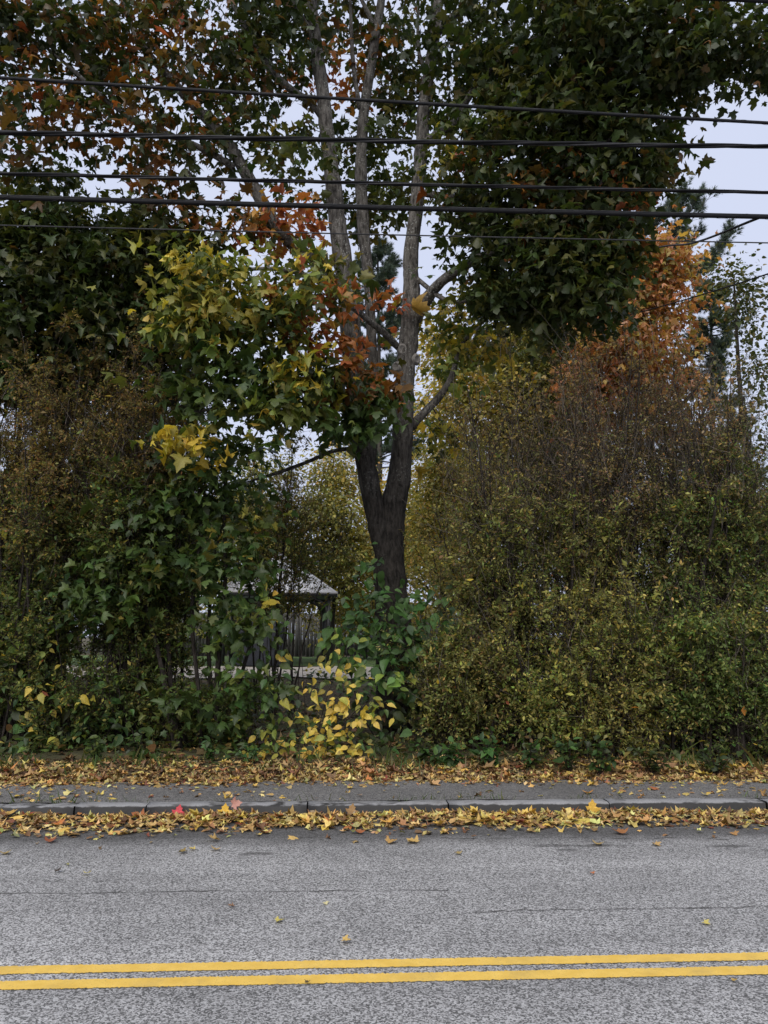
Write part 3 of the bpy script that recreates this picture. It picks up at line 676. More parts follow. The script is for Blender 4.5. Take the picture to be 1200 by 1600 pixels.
# ---------------------------------------------------------------- small-leaved shrubs
def interp_rows(pts, which, t):
    """positions and tangents on polylines pts (N,K,3) for rows `which` at param t in 0..1"""
    K = pts.shape[1]; x = np.clip(t, 0, .9999) * (K - 1); i = x.astype(int); f = (x - i)[:, None]
    a = pts[which, i]; b_ = pts[which, i + 1]; return a * (1 - f) + b_ * f, unit(b_ - a)
def shrub(label, px, Y, nst, h, halfw, depth, nlat, ntw, nlf, leaf, pal_low, pal_high, split=(.45, .75), thin_top=.35, group=None, lean=0.0, stem_r=.020, bare=.1, twl=1.0, name='shrub', whips=4, hmin=.6):
    b0 = P(px, 1190, Y); b0[2] = gz_at(b0)
    root = thing(name, label, 'shrub', b0, group)
    bx = b0[None] + np.stack([rng.normal(0, halfw * .28, nst), rng.normal(0, depth * .25, nst), np.zeros(nst)], 1)
    bx[:, 2] = [gz_at(q) - .03 for q in bx]
    K = 10; t = np.linspace(0, 1, K)
    hs = h * rng.uniform(hmin, 1.0, nst); az = rng.uniform(0, 2 * math.pi, nst); sp = np.sqrt(rng.uniform(.02, 1, nst))
    outv = np.stack([np.cos(az) * halfw * sp + lean, np.sin(az) * depth * sp, np.zeros(nst)], 1)
    hs *= (1.16 - .30 * sp ** 2)
    pts = bx[:, None] + outv[:, None] * (t ** 1.35)[None, :, None] + np.array([0, 0, 1.0]) * (hs[:, None] * (t - .10 * t ** 3)[None])[..., None]
    wob = rng.normal(0, .03, (nst, K, 3)); wob[:, 0] = 0; pts += np.cumsum(wob, 1) * .55
    rad = stem_r * np.exp(rng.normal(-.1, .4, (nst, 1))) * (1 - .8 * t)[None]
    v, f = tubes(pts, rad, 5); o = obj('stems', make_mesh('stems', v - b0, [f], M_STEM, smooth=True), root); o['kind'] = 'stuff'
    # laterals
    n1 = nst * nlat; w1 = np.repeat(np.arange(nst), nlat); t1 = rng.uniform(bare, 1, n1) ** .85
    p, tg = interp_rows(pts, w1, t1)
    rd = unit(rng.normal(size=(n1, 3)) + np.array([0, 0, .35])); od = unit(outv[w1] + 1e-6)
    d = unit(tg * .55 + rd * .9 + od * .25)
    L = rng.uniform(.3, .85, n1) * (1.05 - .45 * t1)
    K1 = 5; s = np.linspace(0, 1, K1)
    lat = p[:, None] + d[:, None] * (L[:, None] * s[None])[..., None] + np.array([0, 0, 1.0]) * (rng.uniform(-.12, .16, n1)[:, None] * L[:, None] * s[None] ** 2)[..., None]
    lat[:, 1:] += rng.normal(0, .014, (n1, K1 - 1, 3))
    rl = rng.uniform(.0035, .0065, (n1, 1)) * (1 - .6 * s)[None]
    v1, f1 = tubes(lat, rl, 4)
    # twigs
    n2 = n1 * ntw; w2 = np.repeat(np.arange(n1), ntw); t2 = rng.uniform(.15, 1, n2)
    p2, tg2 = interp_rows(lat, w2, t2)
    d2 = unit(tg2 * .6 + rng.normal(0, .6, (n2, 3)) + np.array([0, 0, .28])); L2 = rng.uniform(.10, .34, n2) * twl
    K2 = 3; s2 = np.linspace(0, 1, K2)
    tw = p2[:, None] + d2[:, None] * (L2[:, None] * s2[None])[..., None]; tw[:, 1:] += rng.normal(0, .008, (n2, K2 - 1, 3))
    v2, f2 = tubes(tw, np.broadcast_to(np.array([.0026, .0021, .0013])[None], (n2, K2)), 3)
    # upright bare shoots at the top
    nw = nst * whips
    if nw:
        ww = rng.integers(0, nst, nw); pw, tgw = interp_rows(pts, ww, rng.uniform(.55, 1, nw))
        pw = pw + rng.normal(0, .16, (nw, 3)); dw = unit(np.array([0, 0, .8]) + rng.normal(0, .5, (nw, 3)) + tgw * .4); sw = np.linspace(0, 1, 5)
        wh = pw[:, None] + dw[:, None] * (rng.uniform(.35, 1.0, nw)[:, None] * sw[None])[..., None]; wh += (rng.normal(0, .16, (nw, 3)) * np.array([1, 1, .6]))[:, None] * (sw ** 2)[None, :, None]; wh[:, 1:] += rng.normal(0, .014, (nw, 4, 3))
        v4, f4 = tubes(wh, np.broadcast_to(np.linspace(.0038, .0012, 5)[None], (nw, 5)), 3)
        o = obj('shoots', make_mesh('shoots', v4 - b0, [f4], M_SHOOT), root); o['kind'] = 'stuff'
    V, F = join([(v1, f1), (v2, f2)])
    o = obj('twigs', make_mesh('twigs', V - b0, F, M_SHTWIG), root); o['kind'] = 'stuff'
    # leaves
    nlf = int(nlf * 1.75); n3 = n2 * nlf; w3 = np.repeat(np.arange(n2), nlf); t3 = rng.uniform(.1, 1, n3)
    p3, tg3 = interp_rows(tw, w3, t3)
    hh = (p3[:, 2] - b0[2]) / h + rng.normal(0, .05, n3)
    patch = .5 + .5 * np.sin(p3[:, 0] * 2.1 + 1.7 * np.sin(p3[:, 2] * 1.9) + px * .01) * np.sin(p3[:, 2] * 2.3 + p3[:, 0])
    top = smooth(split[0], split[1], hh + .18 * (patch - .5))
    clump = .5 + .5 * np.sin(p3[:, 0] * 4.3 + 2 * np.sin(p3[:, 2] * 2.7 + px)) * np.sin(p3[:, 2] * 4.9 + 1.5 * np.sin(p3[:, 0] * 3.1) + p3[:, 1] * 3)
    keep = rng.random(n3) < (1 - (1 - thin_top) * top) * (.30 + .35 * patch + .62 * clump)
    clump_k = clump[keep]; p3, tg3, top, hh, patch = p3[keep], tg3[keep], top[keep], hh[keep], patch[keep]; n3 = len(p3)
    sd_ = unit(np.cross(tg3, rng.normal(size=(n3, 3))))
    d3 = unit(sd_ + tg3 * .5 + rng.normal(0, .25, (n3, 3)) - np.array([0, 0, .15])); nn = unit(np.array([0, 0, .8]) + rng.normal(0, .55, (n3, 3)) + np.array([0, -.25, 0]))
    sc = leaf * 0.80 * np.exp(rng.normal(0, .34, n3)) * (1 - .2 * top) * (.85 + .35 * clump_k)
    cl_, ch_ = palette(n3, pal_low, .22), palette(n3, pal_high, .22)
    cols = np.where((rng.random(n3) < top)[:, None], ch_, cl_)
    grn = (rng.random(n3) < .55 * (1 - patch) * (1 - .7 * top))[:, None]; cols = np.where(grn, cols * np.array([.66, .86, .7]), cols)
    # odd maple leaves caught in the twigs
    odd = rng.random(n3) < .0016; sc[odd] *= 1.9; cols[odd] = palette(int(odd.sum()), YEL + ORG, .15)
    v, f, c = leaves_mesh(TINY, p3, basis(d3, nn), sc, cols)
    o = obj('foliage', make_mesh('foliage', v - b0, [f], M_SHRUBLEAF, c), root); o['kind'] = 'stuff'
    return root
SG = [(.19, .19, .062, 5), (.24, .235, .078, 4), (.12, .125, .04, 3), (.38, .33, .10, 1.8), (.54, .44, .13, .9), (.30, .18, .08, .8)]
SGRN = [(.15, .20, .06, 5), (.19, .24, .075, 3), (.10, .13, .04, 3), (.38, .34, .10, 1.4)]
SBR = [(.26, .18, .10, 4), (.32, .235, .13, 3), (.23, .20, .08, 3.5), (.40, .31, .13, 1.8), (.19, .13, .075, 2), (.42, .25, .09, .7)]
LBR = [(.20, .145, .06, 4), (.26, .19, .07, 3), (.17, .16, .05, 4), (.33, .19, .07, 1.2), (.40, .32, .09, .9)]
LGR = [(.10, .13, .038, 5), (.14, .165, .048, 3), (.24, .22, .06, 1), (.40, .35, .08, .5)]
shrub('small-leaved olive shrub with brown top, beside the maple trunk on its right', 795, 11.0, 42, 5.2, .95, .8, 15, 7, 10, .050, SG, SG + SBR, (.48, .75), .45, whips=13)
shrub('largest brown-topped shrub, in the middle of the right half', 955, 10.9, 74, 6.1, 1.2, .95, 18, 8, 9, .048, SG, SBR, (.42, .70), .34, whips=16)
shrub('brown-topped shrub with bright green middle, at the right edge', 1120, 10.7, 68, 5.6, 1.1, .9, 17, 8, 9, .050, SGRN + SG, SBR, (.5, .8), .36, whips=13)
shrub('olive shrub cut off by the right edge of the picture', 1310, 10.9, 40, 4.6, 1.0, .9, 14, 7, 8, .054, SG, SBR, (.55, .85), .5)
LOW = [(.23, .23, .07, 5), (.29, .28, .085, 4), (.15, .16, .05, 3), (.46, .40, .11, 2.2), (.60, .48, .13, 1.2)]
shrub('low olive shrub spilling over the leaf litter at the foot of the brown-topped shrubs', 940, 10.2, 56, 2.5, 1.5, .45, 14, 6, 9, .050, LOW, LOW, (.9, 1.2), .9, bare=.04, hmin=.25)
shrub('low dark green shrub with yellow leaves in the bottom right corner of the hedge', 1140, 10.1, 46, 2.5, 1.1, .45, 14, 6, 9, .052, SGRN, SG, (.9, 1.2), .9, bare=.04, hmin=.25)
shrub('low dark green shrub in the shade right of the maple trunk', 735, 10.6, 30, 2.3, .7, .45, 14, 6, 9, .052, SG, SG, (.9, 1.2), .9, bare=.04, hmin=.25)
shrub('brown-leaved shrub with dark upright stems at the left edge', 30, 10.6, 66, 5.9, .95, .8, 18, 7, 10, .054, LGR, LBR, (.42, .62), .85)
shrub('brown-leaved shrub between the left edge and the maple sapling', 205, 10.9, 66, 6.0, .95, .8, 18, 7, 10, .054, LGR, LBR, (.42, .62), .8)
shrub('shrub cut off by the left edge of the picture', -110, 10.7, 48, 5.9, .95, .8, 16, 7, 10, .056, LGR, LBR, (.42, .62), .8)
shrub('low dark green shrub in the shade at the left foot of the hedge', 110, 10.5, 22, 0.95, 1.0, .5, 12, 6, 9, .054, LGR, LGR, (.9, 1.2), .9, bare=.04, hmin=.25, whips=0)
shrub('low dark green shrub among the sapling stems', 290, 10.7, 18, 0.8, .8, .4, 12, 6, 9, .052, LGR, LGR, (.9, 1.2), .9, bare=.04, hmin=.25, whips=0)
shrub('thin bare-stemmed shrub in the gap left of the maple trunk', 440, 12.2, 16, 4.6, .75, .5, 13, 6, 8, .05, [(.2, .18, .05, 2), (.11, .12, .035, 3), (.3, .2, .05, 1)], SBR, (.5, .9), .8, stem_r=.013, bare=.48)

# ---------------------------------------------------------------- broad-leaved plants
def broad_plant(name, label, base_px, Y, stems, clusters, size, nsingle, cat='shrub', hi=OVATES_H, lo=OVATES_L, key='ovate', group=None, stem_r=.009, pre=None):
    """stems: lists of (px,py,Y); clusters: (px,py,Y,rx,ry,n,pal) of hanging leaves, joined to the nearest stem by twigs"""
    b0 = P(*base_px, Y); b0[2] = gz_at(b0)
    root = thing(name, label, cat, b0, group)
    nodes, nr = [], []
    for st in stems:
        q = pxline(st); q[0, 2] = gz_at(q[0]) - .03
        v, fs, c, r = limb_mesh(q, np.linspace(stem_r, stem_r * .4, len(q)), 6, .08, .04)
        obj('stem', make_mesh('stem', v - b0, fs, M_STEM, smooth=True), root); nodes += list(c[1:]); nr += list(r[1:])
    pos, pals, sz = [], [], []
    for (x, y, yy, rx, ry, n, pal) in clusters:
        c = P(x, y, yy); s = np.linalg.norm(c - CAM) / FPX
        pos.append(c + np.clip(rng.normal(size=(n, 3)), -1.6, 1.6) * np.array([rx * s, .10, ry * s])); pals.append(palette(n, pal, .14))
    pos = np.concatenate(pos); cols = np.concatenate(pals); n = len(pos)
    # a short twig serves about three leaves
    tips = pos[::3] + np.array([0, .02, .04])
    tips[:, 2] = np.maximum(tips[:, 2], [gz_at(q) + .06 for q in tips])
    bp, br = attach_branches(nodes, nr, tips, sag=.12, maxr=.006, k=5)
    v, f = tubes(bp, br * .8, 4); o = obj('twigs', make_mesh('twigs', v - b0, [f], M_STEM), root); o['kind'] = 'stuff'
    gzz = np.array([gz_at(q) for q in pos]); pos[:, 2] = np.maximum(pos[:, 2], gzz + .08)
    outd = np.stack([rng.normal(0, 1, n), rng.normal(-.5, .7, n), rng.normal(-.7, .45, n)], 1)
    nn = unit(np.stack([rng.normal(0, .4, n), rng.normal(-.65, .35, n), rng.normal(.75, .3, n)], 1))
    emit_foliage(root, b0, key, hi, lo, pos, basis(outd, nn), size * np.exp(rng.normal(0, .24, n)), cols, nsingle)
    return root
GRN = [(.055, .115, .03, 4), (.08, .15, .04, 3), (.04, .08, .025, 3)]
LIME = [(.16, .24, .05, 3), (.25, .30, .06, 2), (.10, .18, .045, 2)]
YY = [(.60, .44, .07, 5), (.66, .50, .10, 4), (.48, .41, .08, 2), (.32, .32, .07, 1)]
broad_plant('leafy_bush', 'leafy green broad-leaved bush hiding the foot of the maple trunk', (600, 1185), 10.9,
    [[(600, 1185, 10.9), (596, 1080, 10.8), (585, 980, 10.8), (578, 900, 10.9)], [(620, 1185, 10.9), (640, 1080, 10.8), (660, 1000, 10.8), (668, 930, 10.8)], [(590, 1185, 10.8), (560, 1100, 10.7), (540, 1020, 10.7), (530, 960, 10.8)],
     [(640, 1185, 10.9), (690, 1120, 10.8), (715, 1060, 10.8)], [(610, 1185, 10.8), (612, 1100, 10.6), (615, 1030, 10.5)]],
    [(590, 930, 10.8, 24, 20, 30, GRN), (560, 970, 10.7, 28, 22, 57, GRN), (600, 985, 10.6, 40, 26, 102, GRN), (650, 960, 10.7, 36, 28, 85, GRN), (650, 1010, 10.6, 34, 24, 78, GRN), (545, 1010, 10.6, 28, 18, 44, GRN + LIME),
     (582, 890, 10.9, 10, 26, 20, GRN), (620, 1045, 10.5, 40, 22, 74, GRN), (690, 1010, 10.7, 26, 22, 47, GRN), (614, 1062, 10.3, 14, 8, 15, LIME), (570, 1060, 10.6, 30, 20, 40, GRN + LIME), (680, 1070, 10.8, 36, 24, 78, DG),
     (640, 1110, 10.8, 40, 20, 78, DG), (600, 1130, 10.6, 30, 20, 44, DG), (700, 1110, 10.8, 36, 20, 68, DG), (520, 1030, 10.7, 16, 20, 20, YG)], .135, 280)
broad_plant('yellow_shrub', 'low bush with bright yellow heart-shaped leaves at the foot of the gap', (500, 1195), 10.1,
    [[(480, 1195, 10.1), (476, 1100, 10.1), (470, 1010, 10.2)], [(490, 1195, 10.1), (505, 1110, 10.1), (535, 1020, 10.1)], [(500, 1195, 10.1), (530, 1140, 10.0), (565, 1105, 9.95), (600, 1105, 9.9)],
     [(470, 1195, 10.1), (440, 1160, 10.0), (412, 1172, 9.95)], [(485, 1195, 10.1), (450, 1100, 10.2), (428, 1030, 10.2)], [(500, 1195, 10.1), (520, 1100, 10.05), (555, 1070, 10.0)]],
    [(405, 1180, 9.9, 15, 10, 11, YY), (430, 1166, 9.9, 20, 14, 17, YY + LIME), (478, 1138, 9.9, 15, 12, 12, YY), (508, 1150, 9.85, 17, 12, 12, YY), (500, 1122, 9.95, 12, 9, 7, YY), (528, 1118, 9.9, 22, 16, 22, YY),
     (560, 1112, 9.9, 20, 12, 17, YY), (590, 1110, 9.85, 15, 9, 11, YY + LIME), (552, 1085, 9.9, 11, 9, 6, YY), (540, 1138, 9.9, 22, 14, 17, YY + LIME), (530, 1168, 9.9, 32, 12, 25, YY + LIME), (498, 1172, 9.9, 15, 9, 10, YY),
     (545, 1180, 9.9, 27, 9, 15, YY + LIME), (437, 1030, 10.1, 7, 9, 3, YY), (500, 1070, 10.1, 37, 19, 20, YY + YG), (540, 1055, 10.1, 25, 24, 17, YY + YG), (460, 1080, 10.1, 30, 26, 20, YY + YG), (500, 1100, 10.0, 50, 24, 25, YG + GRN),
     (420, 1110, 10.0, 27, 31, 22, LIME + GRN), (440, 1150, 10.0, 25, 21, 17, LIME), (580, 1150, 10.1, 37, 21, 25, DG + GRN), (560, 1060, 10.1, 15, 12, 7, YG)], .108, 290)
broad_plant('leafy_plant', 'small leafy sapling with pale lime leaves in front of the sapling stems', (375, 1190), 10.2,
    [[(375, 1190, 10.2), (372, 1120, 10.15), (362, 1060, 10.1), (358, 1020, 10.1)], [(380, 1190, 10.2), (400, 1120, 10.1), (420, 1060, 10.1), (424, 980, 10.2), (418, 920, 10.2)]],
    [(358, 1052, 10.0, 9, 9, 6, LIME), (375, 1048, 10.0, 7, 9, 5, LIME), (385, 1085, 10.0, 20, 16, 14, LIME + GRN), (400, 1050, 10.0, 26, 20, 20, GRN), (380, 1120, 10.0, 20, 14, 12, YG), (420, 980, 10.2, 18, 22, 16, LIME + GRN), (422, 935, 10.2, 14, 22, 18, YEL + LIME), (395, 915, 10.2, 22, 22, 22, GRN + LIME), (385, 960, 10.2, 20, 20, 18, GRN)], .13, 80)
broad_plant('leafy_plant', 'leafy bush with scattered yellow leaves in the bottom left corner of the hedge', (60, 1195), 10.1,
    [[(60, 1195, 10.1), (70, 1110, 10.1), (60, 1030, 10.1), (50, 960, 10.2)], [(70, 1195, 10.1), (110, 1120, 10.0), (130, 1080, 10.0)], [(40, 1195, 10.1), (20, 1120, 10.0), (0, 1060, 10.0)], [(80, 1195, 10.1), (100, 1120, 10.1), (90, 1000, 10.1), (70, 930, 10.1)],
     [(150, 1195, 10.2), (180, 1120, 10.2), (175, 1060, 10.2)]],
    [(55, 1015, 10.0, 18, 8, 10, YG + LIME), (75, 985, 10.1, 22, 12, 12, GRN + LIME), (20, 985, 10.1, 22, 12, 10, YG), (80, 1088, 9.9, 14, 8, 8, YY), (126, 1087, 9.9, 10, 5, 5, YY), (40, 1105, 9.9, 18, 10, 9, YY + LIME), (40, 1135, 9.9, 8, 6, 3, YY),
     (88, 1160, 9.9, 5, 8, 3, YY), (20, 1175, 9.95, 20, 8, 10, LIME + GRN), (20, 1060, 10.0, 30, 24, 34, GRN + DG), (80, 1130, 10.0, 34, 26, 36, GRN + DG), (130, 1130, 10.1, 40, 26, 36, DG + GRN), (30, 1140, 10.0, 32, 22, 34, GRN + DG),
     (90, 1050, 10.1, 30, 20, 20, YG + GRN), (180, 1130, 10.1, 22, 22, 22, GRN), (120, 960, 10.2, 36, 18, 18, GRN), (70, 930, 10.2, 26, 20, 14, GRN), (-40, 1100, 10.0, 40, 50, 40, GRN + DG), (175, 1085, 10.1, 20, 16, 10, LIME + GRN)], .115, 280)

# low plants along the foot of the hedge
def low_plant(label, px, py, n, h, pal, size):
    b0 = G(px, py, .16); b0[2] = gz_at(b0)
    root = thing('wild_plant', label, 'plant', b0, 'low wild plants along the foot of the hedge')
    k = max(4, n // 7); ax = rng.normal(0, .5, (k, 2)); tt = np.linspace(0, 1, 5)
    st = np.zeros((k, 5, 3)); hh = h * rng.uniform(.6, 1.1, k)
    st[:, :, :2] = (ax * h * .7)[:, None] * (tt ** 1.3)[None, :, None]; st[:, :, 2] = hh[:, None] * tt - .02
    v, f = tubes(st, np.broadcast_to(np.linspace(.006, .002, 5)[None], (k, 5)), 4)
    o = obj('stems', make_mesh('stems', v, [f], M_STEM), root); o['kind'] = 'stuff'
    w_ = rng.integers(0, k, n); p, tg = interp_rows(st, w_, rng.uniform(.25, 1, n))
    d = unit(rng.normal(0, 1, (n, 3)) * np.array([1, 1, .4]) + np.array([0, -.2, -.05])); nn = unit(np.array([0, -.35, .9]) + rng.normal(0, .4, (n, 3)))
    v, f, c = leaves_mesh(OVATES_L, p, basis(d, nn), size * np.exp(rng.normal(0, .25, n)), palette(n, pal, .18))
    o = obj('foliage', make_mesh('foliage', v, [f], M_LEAF, c), root); o['kind'] = 'stuff'
for lab, x, y, n, h, pal, s in (
    ('low dark green plant just right of the yellow bush', 665, 1192, 70, .4, DG + GRN, .10), ('broad green weed at the foot of the maple trunk', 700, 1194, 70, .35, GRN, .10),
    ('green weed leaning over the leaf litter right of the trunk', 770, 1196, 80, .38, GRN, .09), ('green nettle-like weed below the largest brown-topped shrub', 830, 1197, 80, .4, GRN + DG, .085),
    ('dark green weed left of the tallest weed under the right-hand shrubs', 890, 1200, 80, .38, DG + GRN, .085), ('tallest weed at the hedge foot under the right-hand shrubs', 935, 1203, 90, .45, GRN + DG, .09),
    ('dark weed at the hedge foot near the right edge', 1020, 1202, 80, .42, DG, .085), ('dark weed in the lower right corner of the hedge', 1120, 1203, 90, .42, DG + OLIVE, .085),
    ('small green weed below the maple sapling', 330, 1190, 60, .28, GRN, .07), ('grey-green weed left of the sapling stems', 215, 1190, 80, .35, GRN + DG, .075), ('short green weed at the far left of the hedge foot', 150, 1190, 70, .3, MIDG, .075),
    ('green weed between the sapling and the yellow bush', 390, 1192, 60, .25, GRN, .07)):
    low_plant(lab, x, y, n, h, pal, s)
M_GRASS = leaf_material('grass_blade', 'attr', .25)
ng = 5200
gu = rng.uniform(-9, 9, ng); gv = np.where(rng.random(ng) < .30, rng.normal(.215, .03, ng), rng.normal(2.0, .2, ng))
tuft = np.sin(gu * 2.7) * np.sin(gu * 1.1 + 1) + .4 * np.sin(gu * 7.3)
kp = (rng.random(ng) < np.clip(.25 + .6 * tuft, .02, 1)); gu, gv = gu[kp], gv[kp]; ng = len(gu)
gp = R(gu, gv, np.where(gv < .9, .092, ground_z(gu, gv)))
BL = [(np.array([(-.05, 0, 0), (.05, 0, 0), (.035, .55, .06), (-.035, .55, .06), (0, 1, .3)]), np.array([(0, 1, 2), (0, 2, 3), (3, 2, 4)]))]
gd = unit(rng.normal(0, .45, (ng, 3)) * np.array([1, 1, 0]) + np.array([0, 0, 1])); gn = unit(rng.normal(size=(ng, 3)) * np.array([1, 1, .1]))
v, f, c = leaves_mesh(BL, gp, basis(gd, gn), np.where(gv < .9, .06, .13) * np.exp(rng.normal(0, .35, ng)), palette(ng, [(.06, .10, .025, 3), (.09, .12, .03, 2), (.16, .14, .05, 1)]))
tag(obj('grass', make_mesh('grass', v, [f], M_GRASS, c)), 'thin grass along the kerb and the foot of the hedge', 'grass', kind='stuff')

nc = 9000; cu = rng.uniform(-11, 11, nc); cv = rng.uniform(1.9, 7.5, nc)
cp = R(cu, cv, ground_z(cu, cv) + rng.uniform(.02, .32, nc) * (.4 + .6 * (np.sin(cu * 2.2) * np.sin(cv * 1.7) > -.2)))
v, f, c = leaves_mesh(OVATES_L, cp, basis(rng.normal(size=(nc, 3)) * np.array([1, 1, .4]), unit(np.array([0, -.2, 1]) + rng.normal(0, .4, (nc, 3)))), .085 * np.exp(rng.normal(0, .3, nc)), palette(nc, DG + OLIVE + MIDG + [(.3, .24, .06, 1.5)], .2))
tag(obj('ground_cover', make_mesh('ground_cover', v, [f], M_LEAF, c)), 'low green ground cover on the shaded ground under the hedge', 'ground cover', kind='stuff')

# ---------------------------------------------------------------- fallen leaves
FY = [(.58, .42, .14, 6), (.65, .50, .20, 4), (.45, .29, .095, 4), (.33, .19, .075, 4), (.19, .10, .05, 4), (.30, .25, .14, 1.5), (.36, .15, .05, .6), (.22, .06, .035, .4), (.32, .31, .11, 1)]
FB = [(.24, .145, .07, 4), (.15, .085, .045, 4), (.38, .27, .11, 3), (.08, .048, .028, 3), (.46, .34, .14, 2), (.26, .11, .05, 1)]
def flat_basis(n, tilt):
    nn = unit(np.array([0, 0, 1.0]) + rng.normal(0, 1, (n, 3)) * np.asarray(tilt).reshape(-1, 1) * np.array([1, 1, .2]))
    return basis(rng.normal(size=(n, 3)) * np.array([1, 1, .1]), nn)
lit = []   # (pos, B, size, col)
def scatter(n, u0, u1, vfun, zfun, pal, size, tilt, dens=None):
    u = rng.uniform(u0, u1, n); v = vfun(n)
    if dens is not None:
        k = rng.random(n) < dens(u, v); u, v = u[k], v[k]; n = len(u)
    z = zfun(u, v) + rng.uniform(0, 1, n) ** 1.5 * .05 * np.clip(tilt * 3, .2, 1)
    return [R(u, v, z), flat_basis(n, np.full(n, tilt)), size * np.exp(rng.normal(0, .33, n)), palette(n, pal, .2)]
gut_w = lambda u: .50 + .10 * np.sin(u * 1.9) + .07 * np.sin(u * 4.7 + 1)
def gut_z(u, v): return .008 + .030 * smooth(.60, .15, -v) * (0.7 + .3 * np.sin(u * 3.3))
lit.append(scatter(11500, -14, 14, lambda n: -np.abs(rng.normal(.05, .30, n)) - .03, gut_z, FY + FY + FB[:3], .056, .11, lambda u, v: np.where(-v < gut_w(u) + .12, 1, .04)))
def walkn(u, v): return np.clip(.10 + .55 * smooth(.7, 1.15, v) + .5 * np.exp(-((u + 3.4) / .7) ** 2) + .25 * (np.sin(u * 2.3 + 3 * v) * np.sin(u * .9) > .45) + .15 * smooth(1.0, 3.5, u), 0, 1) * .55
lit.append(scatter(6000, -12, 12, lambda n: rng.uniform(.2, 1.2, n), lambda u, v: walk_z(u, v) + .006, FY, .048, .14, walkn))
lit.append(scatter(20000, -12, 12, lambda n: rng.triangular(.92, 1.4, 2.4, n), lambda u, v: ground_z(u, v) + .01, FY + FB + FB, .054, .11))
lit.append(scatter(4200, -12, 12, lambda n: rng.uniform(1.6, 5.5, n), lambda u, v: ground_z(u, v) + .01, FB, .085, .3))
lit.append(scatter(700, -14, 14, lambda n: -.35 - np.abs(rng.normal(0, .22, n)), lambda u, v: 0 * u + .006, FY + FB, .035, .1))
pos, B, sc, co = (np.concatenate([l_[k] for l_ in lit]) for k in range(4))
v, f, c = leaves_mesh(DRY_L, pos, B, sc, co)
tag(obj('leaf_litter', make_mesh('leaf_litter', v, [f], M_DRY, c)), 'carpet of fallen yellow and brown leaves along kerb and hedge foot', 'leaf litter', kind='stuff')

def loose(n, vfun, zfun, pal, size, tilt, label, group, umax=4.6):
    u = rng.uniform(-umax, umax, n); v = vfun(n); z = zfun(u, v)
    p = R(u, v, z); Bb = flat_basis(n, np.full(n, tilt))
    for o in add_leaf_objects('fallen_leaf', 'fallen_leaf', DRY_H, M_DRYO, None, np.zeros(3), p, Bb, size * np.exp(rng.normal(0, .22, n)), palette(n, pal, .15)):
        tag(o, label, 'leaf', group)
FYEL = [(.62, .44, .11, 4), (.68, .52, .17, 3), (.58, .38, .08, 3)]
FTAN = [(.36, .20, .08, 3), (.42, .26, .11, 3), (.25, .13, .06, 2)]
FRUS = [(.34, .11, .04, 3), (.24, .07, .035, 2), (.42, .17, .04, 2)]
gv_ = lambda n: -rng.uniform(.09, .50, n)
loose(70, gv_, lambda u, v: gut_z(u, v) + .022, FYEL, .082, .14, 'yellow maple leaf on top of the gutter leaf drift below the kerb', 'yellow leaves on the gutter drift')
loose(45, gv_, lambda u, v: gut_z(u, v) + .022, FTAN, .082, .16, 'tan curled maple leaf on top of the gutter leaf drift below the kerb', 'tan leaves on the gutter drift')
loose(12, gv_, lambda u, v: gut_z(u, v) + .022, FRUS, .08, .22, 'rust-red maple leaf on top of the gutter leaf drift below the kerb', 'rust leaves on the gutter drift')
vv_ = lambda n: rng.uniform(1.1, 2.1, n); vz = lambda u, v: ground_z(u, v) + .04
loose(75, vv_, vz, FYEL, .08, .13, 'yellow maple leaf on top of the litter between pavement and hedge', 'yellow leaves on the verge litter', 5.2)
loose(60, vv_, vz, FTAN, .08, .14, 'tan maple leaf on top of the litter between pavement and hedge', 'tan leaves on the verge litter', 5.2)
loose(18, vv_, vz, FRUS, .08, .2, 'rust-red maple leaf on top of the litter between pavement and hedge', 'rust leaves on the verge litter', 5.2)
loose(22, lambda n: rng.uniform(.26, 1.0, n), lambda u, v: walk_z(u, v) + .012, FYEL + FTAN, .075, .12, 'yellowish leaf lying loose on the grey pavement behind the kerb', 'loose leaves on the pavement')
